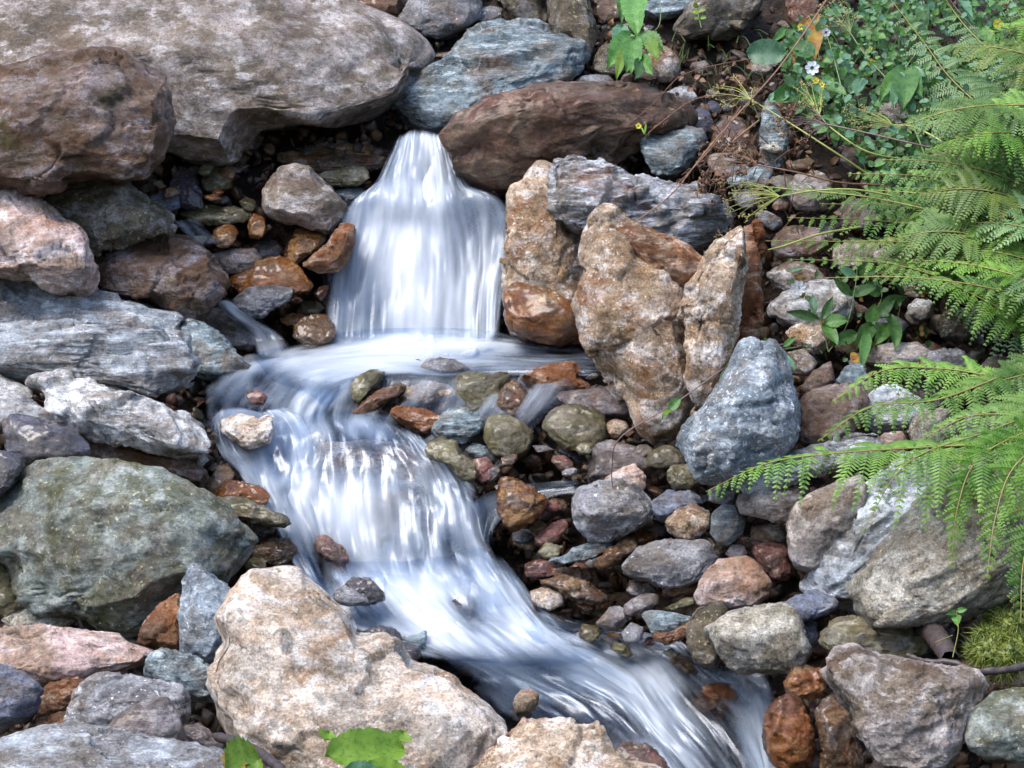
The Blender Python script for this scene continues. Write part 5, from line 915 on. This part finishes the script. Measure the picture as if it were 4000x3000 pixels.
plant('leafy_weed', 'dark green pointed leaves with reddish tips in the middle of the scree', 'plant', (1890,760,.35), [[(1890,770,.4),(1880,700,.5),(1905,640,.55),(1890,600,.55)],[(1890,770,.4),(1930,720,.5),(1945,660,.5)]],
 [(1885,700,1850,750,34,.5,'leafd','ovate'),(1890,690,1935,640,28,.5,'leafd','lance'),(1925,680,1938,752,34,.52,'leafd','ovate'),(1880,700,1890,655,30,.5,'leaf','ovate'),(1875,710,1862,790,24,.5,'leafd','lance'),(1850,720,1795,745,30,.48,'leafd','ovate'),(1900,660,1960,640,26,.5,'leaf','lance'),(1840,760,1856,790,16,.48,'leafy','lance'),(1920,700,1890,745,30,.5,'leaf','ovate'),(1900,640,1870,605,26,.5,'leafd','ovate')])
plant('willowherb', 'slender upright weed with leaf pairs in front of the orange red rock face', 'plant', (1560,960,.45), [[(1528,545,.8),(1545,600,.8),(1572,650,.8),(1575,720,.8),(1572,790,.75)],[(1700,742,.8),(1640,755,.8),(1572,790,.8),(1460,870,.8),(1340,945,.75),(1322,1010,.6),(1324,1060,.5)]],
 [(1572,655,1610,635,15,.82,'leaf','lance'),(1572,655,1532,668,15,.82,'leafb','lance'),(1572,650,1540,628,12,.82,'leaf','lance'),(1572,655,1600,668,13,.82,'leafb','lance'),(1576,718,1606,708,11,.82,'leaf','lance'),(1576,718,1547,716,11,.82,'leaf','lance'),(1570,790,1558,760,15,.82,'leafb','lance'),(1570,795,1555,850,17,.82,'leafb','lance'),(1572,790,1582,845,22,.82,'leafb','lance'),(1572,790,1625,785,17,.82,'leafd','lance'),(1530,560,1520,540,10,.8,'leafb','lance'),(1445,885,1472,858,20,.82,'leaf','ovate'),(1450,885,1430,900,14,.82,'leafl','ovate')], smat='pst', sw=.0026)
plant('willowherb', 'green leafy tip resting on top of the white spotted boulder', 'plant', (1700,745,.5), [[(1720,750,.75),(1665,760,.75),(1620,780,.75)]], [(1670,755,1610,745,14,.78,'leafb','lance'),(1670,755,1650,725,12,.78,'leaf','lance'),(1675,760,1720,790,22,.78,'leafb','lance'),(1672,758,1640,785,14,.78,'leafd','lance'),(1690,750,1720,725,12,.78,'leaf','lance')], smat='gst')
plant('dry_twig', 'long brown dried twig with drooping side shoots over the streaky schist boulder', 'twig', (1790,-20,.3), [[(1792,-10,.6),(1745,60,.62),(1680,150,.65),(1600,240,.68),(1530,320,.7),(1460,410,.72),(1400,460,.72),(1345,496,.7)]], [], smat='dry', sw=.0036)
def twig(label, main, seed, n=22, ln=30):
    rs = np.random.RandomState(seed); root = empty('dry_twig', pt(*main[-1]), label, 'twig'); C = cr(pts3(main), 50)
    MB().add(*tube(C, .0012, .0024)).build('stem', 'dry', root); m = MB()
    for i in range(n):
        a = C[rs.randint(2, 48)]; d = np.array([rs.uniform(-1, .4), rs.uniform(-.4, .4), rs.uniform(-.8, .25)]); l = ln * PX * rs.uniform(.5, 1.2)
        m.add(*tube(cr(np.array([a, a + d * l * .5, a + d * l + CUP * -.3 * l]), 6), .0011, .0008, 4))
    m.build('side_shoots', 'dry', root)
twig('brown twig with bare side shoots above the pyramid shaped rock, upper of two', [(1368,262,.5),(1420,215,.5),(1470,165,.5),(1550,140,.5),(1660,122,.4)], 1)
twig('brown twig with bare side shoots above the pyramid shaped rock, lower of two', [(1400,288,.55),(1440,255,.55),(1500,215,.5),(1570,205,.45)], 2)
twig('fine dry twig crossing the scree behind the brown seed heads', [(1460,400,.75),(1510,350,.75),(1560,290,.7),(1600,230,.65)], 3, 30, 26)
plant('small_weed', 'tiny weed with a yellow flower on the red brown boulder', 'plant', (1395,292,.4), [[(1395,292,.45),(1385,275,.5),(1380,265,.5)]], [(1392,290,1378,262,5,.5,'leafl','lance'),(1392,290,1396,262,5,.5,'leafl','lance')], [(1379,272,.52,'yel',14,5)])
plant('small_weed', 'tiny green weed growing on the blocky dark olive rock', 'plant', (1520,50,.4), [[(1515,60,.4),(1508,30,.42),(1505,12,.42)]], [(1508,30,1495,22,12,.42,'leafl','round'),(1508,26,1525,20,12,.42,'leafl','round'),(1506,16,1500,6,12,.42,'leafl','round'),(1512,40,1526,36,10,.42,'leafl','round'),(1511,40,1498,40,10,.42,'leafl','round')])
plant('small_weed', 'small seedling on a red stem in front of the angular lilac grey rock', 'plant', (2058,1410,.75), [[(2058,1420,.85),(2070,1360,.9),(2066,1318,.9)],[(2020,1388,.88),(2058,1372,.88)]], [(2066,1322,2046,1326,10,.9,'leaf','ovate'),(2066,1320,2090,1315,10,.9,'leaf','ovate'),(2066,1330,2068,1350,16,.9,'leaf','ovate')], smat='rach', sw=.0014)
plant('small_weed', 'small seedling with two leaf pairs left of the moss clump', 'plant', (2060,1320,.6), [[(2058,1300,.8),(2052,1270,.82),(2054,1250,.82)]], [(2054,1256,2040,1268,10,.82,'leaf','ovate'),(2054,1256,2074,1254,10,.82,'leaf','ovate'),(2056,1285,2062,1290,14,.82,'leaf','round')], smat='rach', sw=.0014)
plant('large_leaf_plant', 'lime green lobed leaf lit up at the bottom edge in front of the granite boulder', 'plant', (790,1760,.8), [[(790,1760,1.3),(790,1680,1.35),(785,1645,1.38)]],
 [(702,1632,876,1612,62,1.4,'leafl','round',.06),(740,1668,850,1700,44,1.36,'leafb','ovate',.06),(785,1665,880,1678,40,1.37,'leafl','round',.06),(700,1600,712,1580,26,1.4,'leafl','ovate'),(860,1605,872,1580,30,1.4,'leafl','ovate')])
plant('large_leaf_plant', 'half seen yellow green leaf at the bottom edge left of the granite boulder', 'plant', (520,1760,.9), [[(520,1760,1.3),(520,1690,1.35)]], [(484,1660,560,1640,70,1.36,'leafl','round',.1),(520,1620,500,1680,40,1.34,'leafy','ovate',.1)])
plant('leafy_weed', 'low plant with rounded leaves by the top right slope', 'plant', (1860,240,.1), [[(1860,250,.3),(1850,200,.4)]], [(1840,150,1812,140,30,.4,'leafb','round',.05),(1850,165,1830,190,32,.4,'leafd','round',.05),(1860,170,1850,200,30,.42,'leafb','round',.05),(1800,165,1780,190,26,.4,'leafd','round',.05),(1815,110,1800,135,28,.4,'leaf','round',.05)], [(1881,135,.45,'yel',20,4),(2155,52,.62,'yel',24,4),(1880,104,.45,'yel',10,4)])

def cover(name, label, cat, zones, seed=0):
    rs = np.random.RandomState(seed); rr = random.Random(seed)
    for poly, cnt, mt, (s0, s1), dd, shp in zones:
        m = MB(); us = [p[0] for p in poly]; vs = [p[1] for p in poly]; k = 0
        while k < cnt:
            u, v = rr.uniform(min(us), max(us)), rr.uniform(min(vs), max(vs))
            if not inpoly(u, v, poly) or noise3(np.array([[u / 60, v / 60, seed * 1.0]]), 77)[0] < -0.2: continue
            l = rs.uniform(s0, s1); a = rs.uniform(0, 2 * math.pi); q = pt(u, v, dd * rs.uniform(.2, 1.3))
            d = RIGHT * math.cos(a) + CUP * math.sin(a) * .8 + np.array([0, rs.uniform(-.7, .3), 0])
            if shp == 'blade':
                d = np.array([rs.uniform(-.8, .5), rs.uniform(-.6, .1), rs.uniform(.3, 1)]); e = q + nrm(d) * l; c = cr(np.array([q, q + nrm(d) * l * .6, e - CUP * l * .25]), 6)
                sdv = nrm(np.cross(d, [0, -1, .2])) * .0022; wv = np.linspace(1, .1, 6)[:, None]
                V = np.concatenate([c - sdv * wv, c + sdv * wv]); F = [[i, i + 1, i + 7, i + 6] for i in range(5)]; m.add(V, F)
            else: m.add(*leafgeo(q, q + nrm(d) * l, l * rs.uniform(.55, .9), (rs.uniform(-.6, .6), -.6, .7), shp, 0, .3, 6, 2, k))
            k += 1
        tag(m.build(name, mt), label, cat, kind='stuff')
ZR = [(1690,70),(1800,20),(1960,-20),(2260,-60),(2260,760),(2120,700),(1990,600),(1900,480),(1850,330),(1720,235),(1690,170)]
cover('ground_cover', 'tangle of small leaves covering the slope at the top right', 'ground cover', [(ZR,1500,'leaf',(.018,.045),.42,'ovate'),(ZR,1400,'leafd',(.018,.055),.36,'ovate'),(ZR,1000,'leafb',(.014,.038),.46,'round'),([(1690,560),(1960,540),(2120,720),(1900,790),(1700,760)],60,'leafd',(.014,.03),.5,'lance')], 5)
cover('grass', 'thin grass blades among the ferns and weeds', 'grass', [(ZR,420,'gst',(.06,.16),.3,'blade'),([(1440,90),(1720,60),(1720,330),(1500,240)],60,'gst',(.03,.09),.15,'blade'),([(1500,150),(1760,150),(1800,560),(1560,420)],110,'dry',(.04,.12),.3,'blade')], 6)
cover('leaf_litter', 'dead brown leaves and husks lying in the scree', 'leaf litter', [([(1440,160),(1720,120),(1860,560),(1560,440)],90,'bseed',(.012,.03),.3,'ovate'),([(1700,560),(2100,600),(2000,820),(1700,780)],40,'leafy',(.014,.03),.45,'lance')], 7)
def mossclump():
    rs = np.random.RandomState(2); m = MB(); v, f = ico(4)
    blobs = [(2160,1340,.70,.03),(2132,1372,.74,.026),(2165,1385,.76,.034),(2190,1360,.72,.03),(2140,1415,.80,.036),(2178,1425,.80,.036),(2112,1400,.76,.024),(2205,1400,.76,.03),(2150,1310,.68,.02)]
    for bi, (u, w, dd, r) in enumerate(blobs):
        c = pt(u, w, dd); X = v * r * np.array([1.0, .8, rs.uniform(.7, 1.1)]); X = X * (1 + .5 * fbm(v * 2.6 + bi, 4, 9 + bi))[:, None] + c; m.add(X, f)
        for i in range(700):
            k = rs.randint(len(X)); n = nrm(X[k] - c) + rs.normal(size=3) * .7; n[2] -= .5; l = rs.uniform(.005, .02) * (1.8 if rs.rand() < .08 else 1); s = nrm(np.cross(n, rs.normal(size=3))) * .0017
            m.add(np.array([X[k] - s, X[k] + s, X[k] + n * l]), [[0, 1, 2]])
    VV = np.concatenate(m.V); o = mesh_obj('moss_clump', VV, [tuple(q) for q in m.F], K['moss']); tag(o, 'bright green moss clump hanging beside the brick red rock at the lower right', 'moss')
mossclump()
def stick(name, label, L, r0, r1):
    C = cr(pts3(L), 60); V, F = tube(C, r0, r1, 10); V = V + (noise3(V * 60, 3) * .006)[:, None] * nrm(V - np.repeat(C, 10, 0)); tag(mesh_obj(name, V, F, K['bark']), label, 'branch')
stick('fallen_branch', 'thin dark fallen branch lying behind the angular lilac grey rock', [(2260,1428,.85),(2180,1446,.85),(2110,1450,.85),(2060,1432,.85),(2000,1428,.82),(1960,1415,.8)], .011, .005)
stick('fallen_branch', 'thick stub of dark rotten branch under the rough tan grey boulder', [(1982,1345,.6),(2010,1362,.66),(2035,1392,.7),(2052,1425,.72)], .034, .024)
stick('fallen_branch', 'short grey stick at the bottom edge under the granite boulder', [(470,1592,1.0),(530,1612,1.1),(580,1640,1.2),(630,1690,1.25)], .012, .012)
